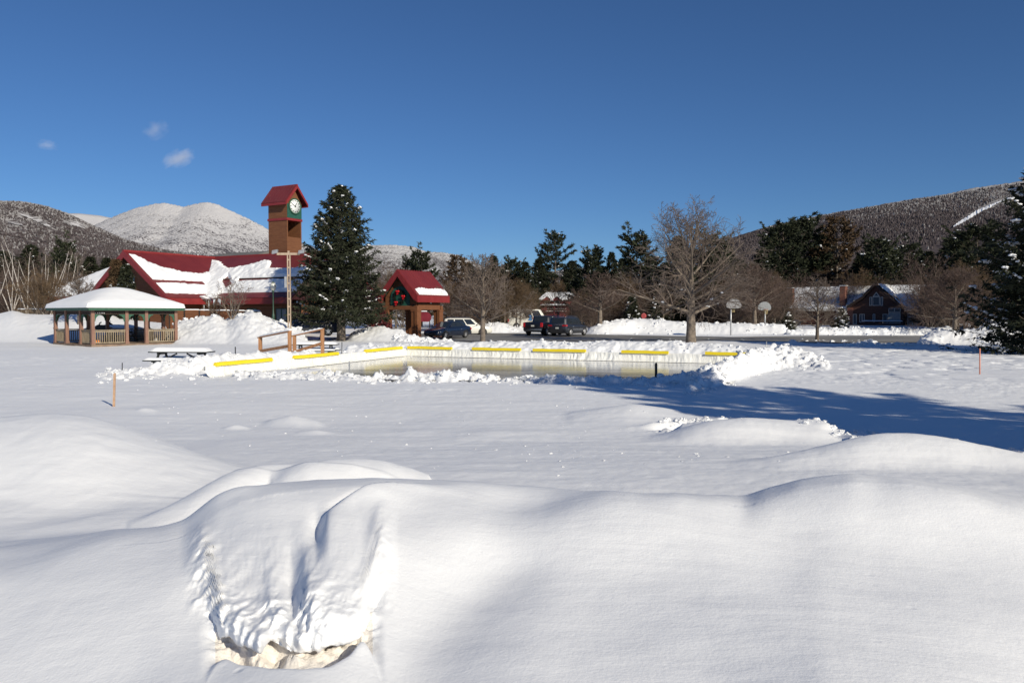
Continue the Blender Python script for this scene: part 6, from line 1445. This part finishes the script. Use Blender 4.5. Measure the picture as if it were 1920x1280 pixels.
def conifer(name, label, cat, loc, rz, seed, H, Rad, style, leafmat='needle', group=None, snow=60, nb=330, base=.09, trunk_r=None, snow_size=1.0, leaf=1.0, snow_low=False):
    rg = np.random.default_rng(seed); t = thing(name, label, cat, loc, rz, group)
    trunk_r = trunk_r or H * .018
    zs = np.linspace(-.4, H * .98, 7); wob = rg.normal(0, .01 * H * .3, (7, 2)); wob[0] = wob[1] = 0
    obj_from('trunk', tubes_mesh('trunk', [(np.stack([wob[:, 0], wob[:, 1], zs], 1), trunk_r * (1.25 - 1.2 * np.linspace(0, 1, 7)))], M['bark'], 8), t)
    bi = np.arange(nb); h = (bi + rg.random(nb)) / nb
    if style == 'pine':
        nw = max(8, nb // 6); h = (np.floor(h * nw) + rg.normal(0, .08, nb)) / nw; h = np.clip(h, 0, .985)
        z0 = H * (base + (.97 - base) * h); prof = np.sin(np.clip(.12 + .9 * (1 - h), 0, 1) * pi * .62) ** .9; L = Rad * prof * rg.uniform(.45, 1.15, nb) + .12
        pitch = np.radians(rg.normal(8 + 26 * h, 8, nb)); droop = -.04 + .12 * rg.random(nb); sw = .42
    elif style == 'narrow':
        z0 = H * (base + (.985 - base) * h ** .95); L = Rad * (1 - h) ** .8 * rg.uniform(.75, 1.15, nb) + .1; pitch = np.radians(rg.normal(-5 + 35 * h, 7, nb)); droop = -.15 * np.ones(nb); sw = .5
    else:
        z0 = H * (base + (.985 - base) * h ** .92); L = Rad * ((1 - h) ** .78) * rg.uniform(.72, 1.14, nb) + .14; big = rg.random(nb) < .12; L = np.where(big, L * 1.1, L)
        pitch = np.radians(rg.normal(-12 + 42 * h, 6, nb)); droop = -.10 + .10 * rg.random(nb); sw = .48
    az = bi * 2.399963 + rg.normal(0, .35, nb)
    # branch curve: out along az, pitched, bowing down then lifting at the tip
    def bpos(i, s):
        r = L[i] * s; zz = np.tan(pitch[i]) * r + L[i] * droop[i] * np.sin(s * pi) + L[i] * .16 * s ** 3
        return np.stack([np.cos(az[i]) * r, np.sin(az[i]) * r, z0[i] + zz], -1)
    ss = np.linspace(0, 1, 5); I = np.repeat(np.arange(nb)[:, None], 5, 1); BP = bpos(I, np.repeat(ss[None], nb, 0))
    rb = np.clip(L * .013, .010, .05)
    wood = [(BP[i], rb[i] * (1 - .8 * ss)) for i in range(nb)]
    obj_from('branches', tubes_mesh('branches', wood, M['bark'], 3), t)
    # side sprays
    ns = np.clip((L / .26).astype(int), 3, 15); bi2 = np.repeat(np.arange(nb), ns * 2); m = len(bi2)
    side = np.where(np.arange(m) % 2 == 0, 1, -1); s0 = .16 if style != 'pine' else .34
    s = s0 + (1 - s0) * rg.random(m) ** (.85 if style != 'pine' else .7); sp = bpos(bi2, s); tl = (L[bi2] * sw * (1.12 - s) + .16) * rg.uniform(.6, 1.15, m)
    fa = az[bi2] + side * np.radians(rg.uniform(35, 70, m)); dz = rg.normal(-.12 if style != 'pine' else .25, .18, m)
    sd_ = np.stack([np.cos(fa), np.sin(fa), dz], 1); sd_ /= np.linalg.norm(sd_, axis=1, keepdims=True)
    # needle clumps along sprays
    nl = 6; li = np.repeat(np.arange(m), nl); q = len(li); u = rg.random(q)
    lp = sp[li] + sd_[li] * (tl[li] * u)[:, None] + rg.normal(0, .025, (q, 3))
    ld = sd_[li] + rg.normal(0, .55 if style != 'pine' else .7, (q, 3)) + np.array([0, 0, -.12 if style != 'pine' else .25]); ld /= np.linalg.norm(ld, axis=1, keepdims=True)
    ll = leaf * rg.uniform(.16, .34, q) * (1 + .25 * (Rad > 4)); rnd_ = rg.normal(0, 1, (q, 3)); wv = np.cross(ld, rnd_); wv /= np.linalg.norm(wv, axis=1, keepdims=True) + 1e-9
    wd = ll * rg.uniform(.13, .24, q)
    V = np.stack([lp - wv * wd[:, None], lp + wv * wd[:, None], lp + ld * ll[:, None]], 1).reshape(-1, 3)
    # leader tuft
    k = 60; tp = np.array([wob[-1, 0], wob[-1, 1], H * .93]) + np.stack([rg.normal(0, .04, k), rg.normal(0, .04, k), rg.random(k) * H * .06], 1); td = np.stack([rg.normal(0, .5, k), rg.normal(0, .5, k), rg.random(k) + .3], 1); tw = np.cross(td, rg.normal(0, 1, (k, 3))); tw /= np.linalg.norm(tw, axis=1, keepdims=True)
    V = np.concatenate([V, np.stack([tp - tw * .03, tp + tw * .03, tp + td * .22 * leaf], 1).reshape(-1, 3)])
    obj_from('foliage', fast_mesh('foliage', V, tris=np.arange(len(V)).reshape(-1, 3), smooth=False, mats=[M[leafmat]]), t)
    if snow:
        c = rg.choice(m, size=min(snow, m), replace=False)
        if snow_low: c = c[np.argsort(sp[c, 2])]
        c = c[(s[c] > .35)]; C = []; RD = []; RO = []
        for j in c:
            nn = int(rg.integers(3, 11) * (1 if snow_size < 1.5 else 2.2)); b0 = bi2[j]; off = rg.normal(0, .05 * snow_size); big = 1.5 if rg.random() < .15 else 1.0
            for e in range(nn):
                sc = min(snow_size, 1.15) * big * rg.uniform(.03, .095); st = np.clip(s[j] + e * .028, 0, 1); pt = bpos(np.array([b0]), np.array([st]))[0]
                C.append(pt + np.array([rg.normal(0, .05 * snow_size * big) - np.sin(az[b0]) * off, rg.normal(0, .05 * snow_size * big) + np.cos(az[b0]) * off, .04 + sc * .3])); RD.append((sc * rg.uniform(.9, 1.7), sc * rg.uniform(.7, 1.2), sc * rg.uniform(.45, .75))); RO.append(az[b0] + rg.normal(0, .5))
        obj_from('snow_clumps', blobs_mesh('snow_clumps', np.array(C), np.array(RD), np.array(RO), M['tree_snow'], 1, .45, seed), t)
    return t

def place(proto, used, px, Y, top, H0, label, group=None, wide=1.0, rz=None, sink=0.2, fresh=None):
    """stand a copy of a tree so that its tip shows at picture row 'top'"""
    g = ground(px, Y); h = ZP(top, Y) - g.z; k = h / H0
    o = proto if not used else copy_tree(proto)
    o.location = (g.x, g.y, g.z - sink * .3); o.scale = (k * wide, k * wide, k); o.rotation_euler = (0, 0, (px * 1.7) % 6.28 if rz is None else rz)
    o['label'] = label
    if group: o['group'] = group
    elif 'group' in o: del o['group']
    return o

# --- near trees of their own ------------------------------------------------
g = ground(640, 62.5); conifer('spruce_tree', 'big full spruce dotted with snow clumps in front of the hall', 'spruce', g, .4, 21, ZP(347, 62.5) - g.z, 3.75, 'spruce', snow=150, nb=430, base=.15, trunk_r=.30)
g = ground(603, 66); b = bare_tree('leaning_tree', 'dark leaning trunk just behind the big spruce', 'tree', g, 0, 5, 4.5, 'thicket', ('bark', 'twig'), .22); b.rotation_euler = (0, R(6), 0)
conifer('spruce_tree', 'dark spruce with heavy snow shelves cut by the frame edge', 'spruce', (XP(2015, 43.5), 43.5, 0), 1.0, 33, 12.0, 5.7, 'spruce', snow=300, nb=560, base=.02, trunk_r=.30, snow_size=1.7, leaf=.85)
# the two conifers whose shadow falls over the snow stand outside the view, right of the camera
for (px, row, Yt, H, Rd, sd2, lab) in ((1115, 716, 25.2, 12.0, 3.3, 51, 'tall conifer out of view whose shadow lies over the snow'), (1225, 757, 18.6, 9.3, 2.8, 52, 'shorter conifer out of view beside the tall one')):
    tip = P(px, row, Yt); L = H / math.tan(SUN_EL); bx = tip.x + cos(SUN_AZ) * L; by = tip.y + sin(SUN_AZ) * L
    conifer('shade_conifer', lab, 'conifer', (bx, by, 0), 0, sd2, H, Rd, 'pine' if sd2 == 51 else 'spruce', 'needle_pine', 'conifers casting the shadow', snow=0, nb=190, base=.05, leaf=1.6)
g = ground(239, 65.5); conifer('spruce_tree', 'slim spruce with snow flecks growing against the hall gable', 'spruce', g, .2, 61, ZP(496, 65.5) - g.z, .85, 'narrow', 'needle', snow=70, nb=150, base=.03, snow_size=.8)
g = ground(220, 66); conifer('spruce_tree', 'browner slim spruce beside the green one at the hall gable', 'spruce', g, .9, 62, ZP(486, 66) - g.z, .80, 'narrow', 'needle_brown', snow=20, nb=130, base=.03, snow_size=.8)
g = ground(1295, 57.5); bare_tree('maple_tree', 'large bare maple with a broad fan of branches before the road', 'tree', g, .8, 12, ZP(377, 57.5) - g.z, 'maple', ('limb', 'twig'), .27, snow=9, scale=(1.24, 1.24, 1))
g = ground(905, 60); bare_tree('lot_tree', 'slim bare tree on the verge beside the blue sedan', 'tree', g, 0, 14, ZP(458, 60) - g.z, 'upright', ('limb', 'twig'), .17, scale=(1.15, 1.15, 1))
g = ground(1125, 84); bare_tree('lot_tree', 'bare spreading tree in the bank right of the parked cars', 'tree', g, 1.3, 15, ZP(503, 84) - g.z, 'upright', ('limb', 'twig_red'), .16, scale=(1.5, 1.5, 1))
g = ground(1415, 86); bare_tree('lot_tree', 'bare reddish tree rising between the two basketball hoops', 'tree', g, 2.2, 16, ZP(484, 86) - g.z, 'maple', ('limb', 'twig_red'), .20, scale=(1.1, 1.1, 1))
g = ground(1532, 62); bare_tree('lot_tree', 'small round bare tree standing in the snow mound by the road', 'tree', g, .5, 17, ZP(512, 62) - g.z, 'upright', ('bark', 'twig'), .12, scale=(1.15, 1.15, 1), rmin=.0065)
g = ground(1790, 78); bare_tree('lot_tree', 'big rusty bare tree right of the brown house', 'tree', g, .9, 18, ZP(492, 78) - g.z, 'maple', ('bark', 'twig_red'), .19, scale=(1.25, 1.25, 1))
g = ground(1745, 86); bare_tree('bare_shrub', 'tall tangled shrub half hiding the right end of the brown house', 'shrub', g, .4, 19, ZP(478, 86) - g.z, 'bushy', ('limb', 'twig_red'), .10)
g = ground(436, 60.8); bare_tree('bare_shrub', 'leafless bush growing out of the snow pile before the hall fence', 'shrub', g, .2, 20, ZP(522, 60.8) - g.z, 'sparse', ('limb', 'twig'), .075, scale=(1.1, 1.1, 1), rmin=.008)
g = ground(404, 61.8); bare_tree('bare_shrub', 'paler leafless bush left of the other one at the hall fence', 'shrub', g, 1.2, 22, ZP(548, 61.8) - g.z, 'sparse', ('limb', 'twig_ochre'), .06, rmin=.008)
g = ground(148, 62); bare_tree('lot_tree', 'small dark bare tree rising behind the gazebo roof', 'tree', g, 1.1, 23, ZP(512, 62) - g.z, 'upright', ('bark', 'twig'), .09, scale=(1.1, 1.1, 1))
g = ground(78, 70); bare_tree('bare_shrub', 'ochre leafless bush left of the gazebo roof', 'shrub', g, .4, 24, ZP(500, 70) - g.z, 'bushy', ('bark', 'twig_ochre'), .07)
g = ground(712, 68.5); conifer('red_shrub', 'dark red evergreen shrub between the big spruce and the pavilion', 'shrub', g, 0, 71, 2.6, 1.2, 'narrow', 'red_leaf', snow=8, nb=90, base=.02, snow_size=.7)
g = ground(1576, 100); conifer('snowy_shrub', 'small conical shrub laden with snow at the house corner', 'shrub', g, 0, 72, 2.6, 1.05, 'narrow', 'needle', snow=110, nb=110, base=.02, snow_size=1.3)
g = ground(1478, 90); conifer('snowy_shrub', 'lopsided snowy shrub beside the black car', 'shrub', g, 0, 73, 2.0, .8, 'narrow', 'needle', snow=70, nb=80, base=.02, snow_size=1.3)
for i, (px, rowt, Y) in enumerate(((1185, 555, 92), (1228, 562, 92))):
    g = ground(px, Y); conifer('snowy_shrub', ('tall thin snow flecked evergreen left of the red road sign', 'low snow flecked evergreen behind the big maple')[i], 'shrub', g, i, 75 + i, ZP(rowt, Y) - g.z, .9, 'narrow', 'needle', snow=50, nb=110, base=.02)

# --- birches on the left -----------------------------------------------------
HB = 9.0
bp = [bare_tree('birch_tree', 'x', 'birch', (0, 0, 0), 0, 81 + i, HB, 'birch', ('birch', 'twig'), .085) for i in range(2)]
for k, (px, Y, top, lab) in enumerate(((25, 74, 462, 'white birch clump with the thickest stems, nearest the frame edge'), (58, 80, 440, 'tallest white birch clump behind the ochre bush'), (82, 84, 468, 'slender white birch clump above the left gazebo corner'), (108, 86, 462, 'leaning white birch clump next to the rear wing roof'), (-14, 72, 470, 'white birch clump cut by the frame edge'))):
    place(bp[k % 2], k > 1, px, Y, top, HB, lab, 'white birches left of the hall', wide=.9)

# --- the tree line -------------------------------------------------------------
pines = [conifer('pine_tree', 'x', 'pine', (0, 0, 0), 0, 101 + i, 14.0, (3.3, 4.0, 3.4)[i], 'pine', 'needle_pine', snow=(30, 90, 10)[i], nb=(150, 190, 84)[i], base=(.12, .06, .30)[i], leaf=1.7, snow_size=1.3) for i in range(3)]
sprs = [conifer('conifer_tree', 'x', 'conifer', (0, 0, 0), 0, 111 + i, 13.0, (2.6, 3.3)[i], 'spruce', 'needle', snow=(20, 60)[i], nb=(190, 230)[i], base=.05, leaf=1.6, snow_size=1.2) for i in range(2)]
brn = conifer('larch_tree', 'x', 'conifer', (0, 0, 0), 0, 121, 14.0, 3.2, 'pine', 'needle_brown', snow=60, nb=150, base=.05, leaf=1.5)
bares = [bare_tree('woodland_tree', 'x', 'tree', (0, 0, 0), 0, 131 + i, 11.0, ('thicket', 'bushy', 'maple')[i], ('limb', ('twig', 'twig_red', 'twig_ochre')[i]), (.13, .09, .16)[i]) for i in range(3)]
used = set()
def put(proto, H0, *a, **k):
    place(proto, proto.name in used, *a, **k); used.add(proto.name)
GL = 'conifers in the tree line'
for (px, Y, top, pr, w_, lab) in (
    (1040, 168, 436, pines[2], 1.0, 'tall open pine standing above the tree line behind the red house'),
    (1193, 104, 437, pines[0], 1.15, 'layered pine left of the big bare maple'),
    (1112, 108, 466, pines[1], .9, 'broad dense pine between the red house and the layered pine'),
    (1146, 112, 471, sprs[0], .9, 'pointed spruce between two pines beyond the parked cars'),
    (1165, 116, 483, sprs[1], .8, 'low spruce tucked beside the layered pine'),
    (1270, 96, 441, sprs[1], 1.2, 'dark spruce seen through the crown of the big maple'),
    (1335, 98, 440, pines[1], 1.0, 'dark pine behind the right half of the big maple'),
    (1365, 104, 462, sprs[0], 1.2, 'spruce at the foot of the wooded right hill'),
    (1302, 100, 470, pines[1], .9, 'pine straight behind the trunk of the big maple'),
    (1466, 140, 418, pines[1], 1.05, 'snow flecked pine, first of three tall ones left of the brown house'),
    (1506, 142, 412, pines[1], 1.1, 'snow flecked pine, middle of three tall ones left of the brown house'),
    (1566, 140, 404, brn, 1.1, 'brownish snow flecked pine, tallest by the brown house'),
    (1540, 146, 436, sprs[1], 1.2, 'dark spruce wedged between the tall snow flecked pines'),
    (1425, 104, 470, sprs[1], 1.2, 'low dark spruce left of the three tall pines'),
    (1645, 128, 448, pines[1], 1.1, 'dark round topped pine rising over the brown house gable'),
    (1610, 134, 478, sprs[1], 1.2, 'dark spruce behind the left roof of the brown house'),
    (1700, 132, 458, pines[0], 1.2, 'dark pine behind the right roof of the brown house'),
    (1738, 126, 470, sprs[1], 1.3, 'dark spruce behind the tangled shrub'),
    (1828, 100, 424, pines[1], 1.4, 'large dark pine right of the brown house'),
    (1780, 112, 446, sprs[1], 1.4, 'dark spruce left of the large dark pine'),
    (1870, 104, 462, sprs[1], 1.5, 'dark spruce between the large pine and the edge spruce'),
    (1905, 92, 470, pines[1], 1.3, 'dark pine behind the edge spruce'),
    (790, 112, 471, pines[0], 1.0, 'pine showing above the pavilion roof'),
    (770, 116, 485, pines[1], .8, 'dark pine left of the one above the pavilion roof'),
    (857, 104, 476, brn, 1.1, 'brownish conifer right of the pavilion roof'),
    (880, 110, 492, sprs[1], 1.2, 'dark conifer behind the slim lot tree'),
    (925, 112, 478, sprs[0], 1.2, 'dark conifer left of the red house group, nearest the slim lot tree'),
    (962, 118, 486, pines[1], .9, 'dark pine above the white van'),
    (985, 114, 490, sprs[0], 1.2, 'pointed dark conifer above the black pickup'),
    (1010, 166, 484, sprs[1], 1.2, 'pointed dark conifer just left of the tall open pine'),
    (1072, 164, 488, sprs[1], 1.3, 'dark conifer overlapping the right side of the red house'),
    (1098, 120, 520, sprs[1], 1.4, 'low dark conifer in the gap right of the red house'),
    (1220, 108, 478, sprs[1], 1.3, 'dark conifer filling the gap left of the big maple'),
    (125, 96, 452, pines[0], .8, 'pine above the birches left of the hall'),
    (10, 92, 470, sprs[1], 1.4, 'dark conifer behind the birches at the frame edge'),
    (62, 96, 458, sprs[1], 1.3, 'dark conifer behind the tallest birch'),
    (172, 104, 480, sprs[1], 1.2, 'dark conifer left of the hall gable'),
    (203, 106, 482, sprs[0], 1.3, 'dark conifer nearest the hall gable peak'),
    (98, 104, 480, sprs[0], 1.5, 'low dark conifer over the rear wing roof')):
    put(pr, 0, px, Y, top, {pines[0].name: 14, pines[1].name: 14, pines[2].name: 14, sprs[0].name: 13, sprs[1].name: 13, brn.name: 14}[pr.name], lab, GL, wide=w_)
for k, (px, top) in enumerate(((898, 505), (942, 498), (972, 512), (982, 508), (1096, 515), (1128, 498), (1150, 508), (1182, 500), (1208, 505), (1246, 492), (1290, 498), (1330, 490), (1385, 485), (1405, 500), (1448, 480))):
    put((sprs[1], pines[1], sprs[0])[k % 3], 0, px, 116 + (k * 7) % 13, top, (13, 14, 13)[k % 3], ('full dark spruce low in the tree line behind the bare trees', 'rounded dark pine low in the tree line behind the bare trees', 'slim dark spruce low in the tree line behind the bare trees')[k % 3], ('full dark spruces', 'rounded dark pines', 'slim dark spruces')[k % 3] + ' low in the tree line', wide=(1.5, 1.2, 1.6)[k % 3])
# bare woodland filling the line below the conifers
rg = random.Random(9)
GB = 'bare woodland trees behind the road'
first = [True, True, True]
def bare_at(px, Y, top, i, lab, grp, wide=1.0):
    place(bares[i], not first[i], px, Y, top, 11.0, lab, grp, wide=wide); first[i] = False
spans = [(-20, 150, 84, 98, 470, 520, 14), (150, 215, 96, 104, 500, 520, 4), (700, 760, 96, 108, 486, 506, 5), (835, 1010, 88, 106, 490, 555, 13), (1060, 1260, 90, 104, 510, 550, 11), (1310, 1478, 88, 98, 480, 545, 10), (1500, 1600, 138, 146, 480, 535, 8), (1560, 1760, 124, 134, 485, 520, 12), (1765, 1890, 84, 100, 485, 540, 11), (1690, 1780, 130, 138, 480, 520, 6)]
for (p0, p1, y0, y1, t0, t1, n) in spans:
    for k in range(n):
        px = p0 + (p1 - p0) * (k + rg.random()) / n
        if 1004 < px < 1066: px -= 66
        Y = rg.uniform(y0, y1); i = rg.choice([0, 1, 1, 2])
        lab = ('leafless woodland tree with grey stems in the thicket behind the road', 'rusty leafless thicket tree below the dark conifers', 'ochre tinged leafless tree in the thicket behind the road')[i] if p0 > 300 else ('leafless woodland tree with grey stems behind the birches', 'rusty leafless thicket tree behind the birches', 'ochre tinged leafless tree behind the birches')[i]
        bare_at(px, Y, rg.uniform(t0, t1), i, lab, (GB if p0 > 300 else 'bare woodland trees behind the birches') + (' with grey stems', ' with rusty twigs', ' with ochre twigs')[i], wide=rg.uniform(.9, 1.3))

bare_at(1047, 122, 520, 2, 'bare ochre twigged tree standing right before the red house', 'bare trees before the red house')

# ================================================================ CLOUD WISPS
def cloud(label, px, row, wpx, hpx, dens, tilt, seed):
    Y = 5600; c = P(px, row, Y); k = Y / F_PX
    m = bpy.data.materials.new('cloud_vapour'); m.use_nodes = True; nt = m.node_tree; nt.nodes.clear()
    out = N(nt, 'ShaderNodeOutputMaterial'); pv = N(nt, 'ShaderNodeVolumePrincipled'); pv.inputs['Color'].default_value = (.95, .93, .95, 1); pv.inputs['Anisotropy'].default_value = -.45
    tc = N(nt, 'ShaderNodeTexCoord'); ln = N(nt, 'ShaderNodeVectorMath', operation='LENGTH'); nt.links.new(tc.outputs['Object'], ln.inputs[0])
    nz = N(nt, 'ShaderNodeTexNoise', Scale=1.6, Detail=5.0); mp = N(nt, 'ShaderNodeMapping'); mp.inputs['Location'].default_value = (seed, seed * 2, 0); nt.links.new(tc.outputs['Object'], mp.inputs[0]); nt.links.new(mp.outputs[0], nz.inputs['Vector'])
    a = N(nt, 'ShaderNodeMath', operation='SUBTRACT'); a.inputs[0].default_value = 1.0; nt.links.new(ln.outputs['Value'], a.inputs[1])
    b_ = N(nt, 'ShaderNodeMath', operation='MULTIPLY_ADD'); b_.inputs[1].default_value = 1.8; b_.inputs[2].default_value = -.9; nt.links.new(nz.outputs['Fac'], b_.inputs[0])
    s_ = N(nt, 'ShaderNodeMath', operation='ADD'); nt.links.new(a.outputs[0], s_.inputs[0]); nt.links.new(b_.outputs[0], s_.inputs[1])
    mx = N(nt, 'ShaderNodeMapRange'); mx.inputs['From Min'].default_value = .12; mx.inputs['From Max'].default_value = .9; mx.inputs['To Max'].default_value = dens; nt.links.new(s_.outputs[0], mx.inputs[0])
    nt.links.new(mx.outputs[0], pv.inputs['Density']); nt.links.new(pv.outputs[0], out.inputs['Volume'])
    V, T = ICO[2]; me = fast_mesh('cloud', V, tris=T, mats=[m]); o = obj_from('cloud', me); o.location = c; o.scale = (wpx * k / 2, 60, hpx * k / 2); o.rotation_euler = (0, R(tilt), 0)
    tag(o, label, 'cloud', 'small cloud wisps over the mountains')
cloud('brightest small cloud wisp above the snowy double peak', 336, 297, 76, 36, .0075, -22, 2)
cloud('faint upper cloud wisp just left of the brightest one', 292, 245, 56, 38, .0032, -25, 5)
cloud('faintest cloud wisp far left over the wooded hill', 88, 272, 48, 22, .003, 8, 9)
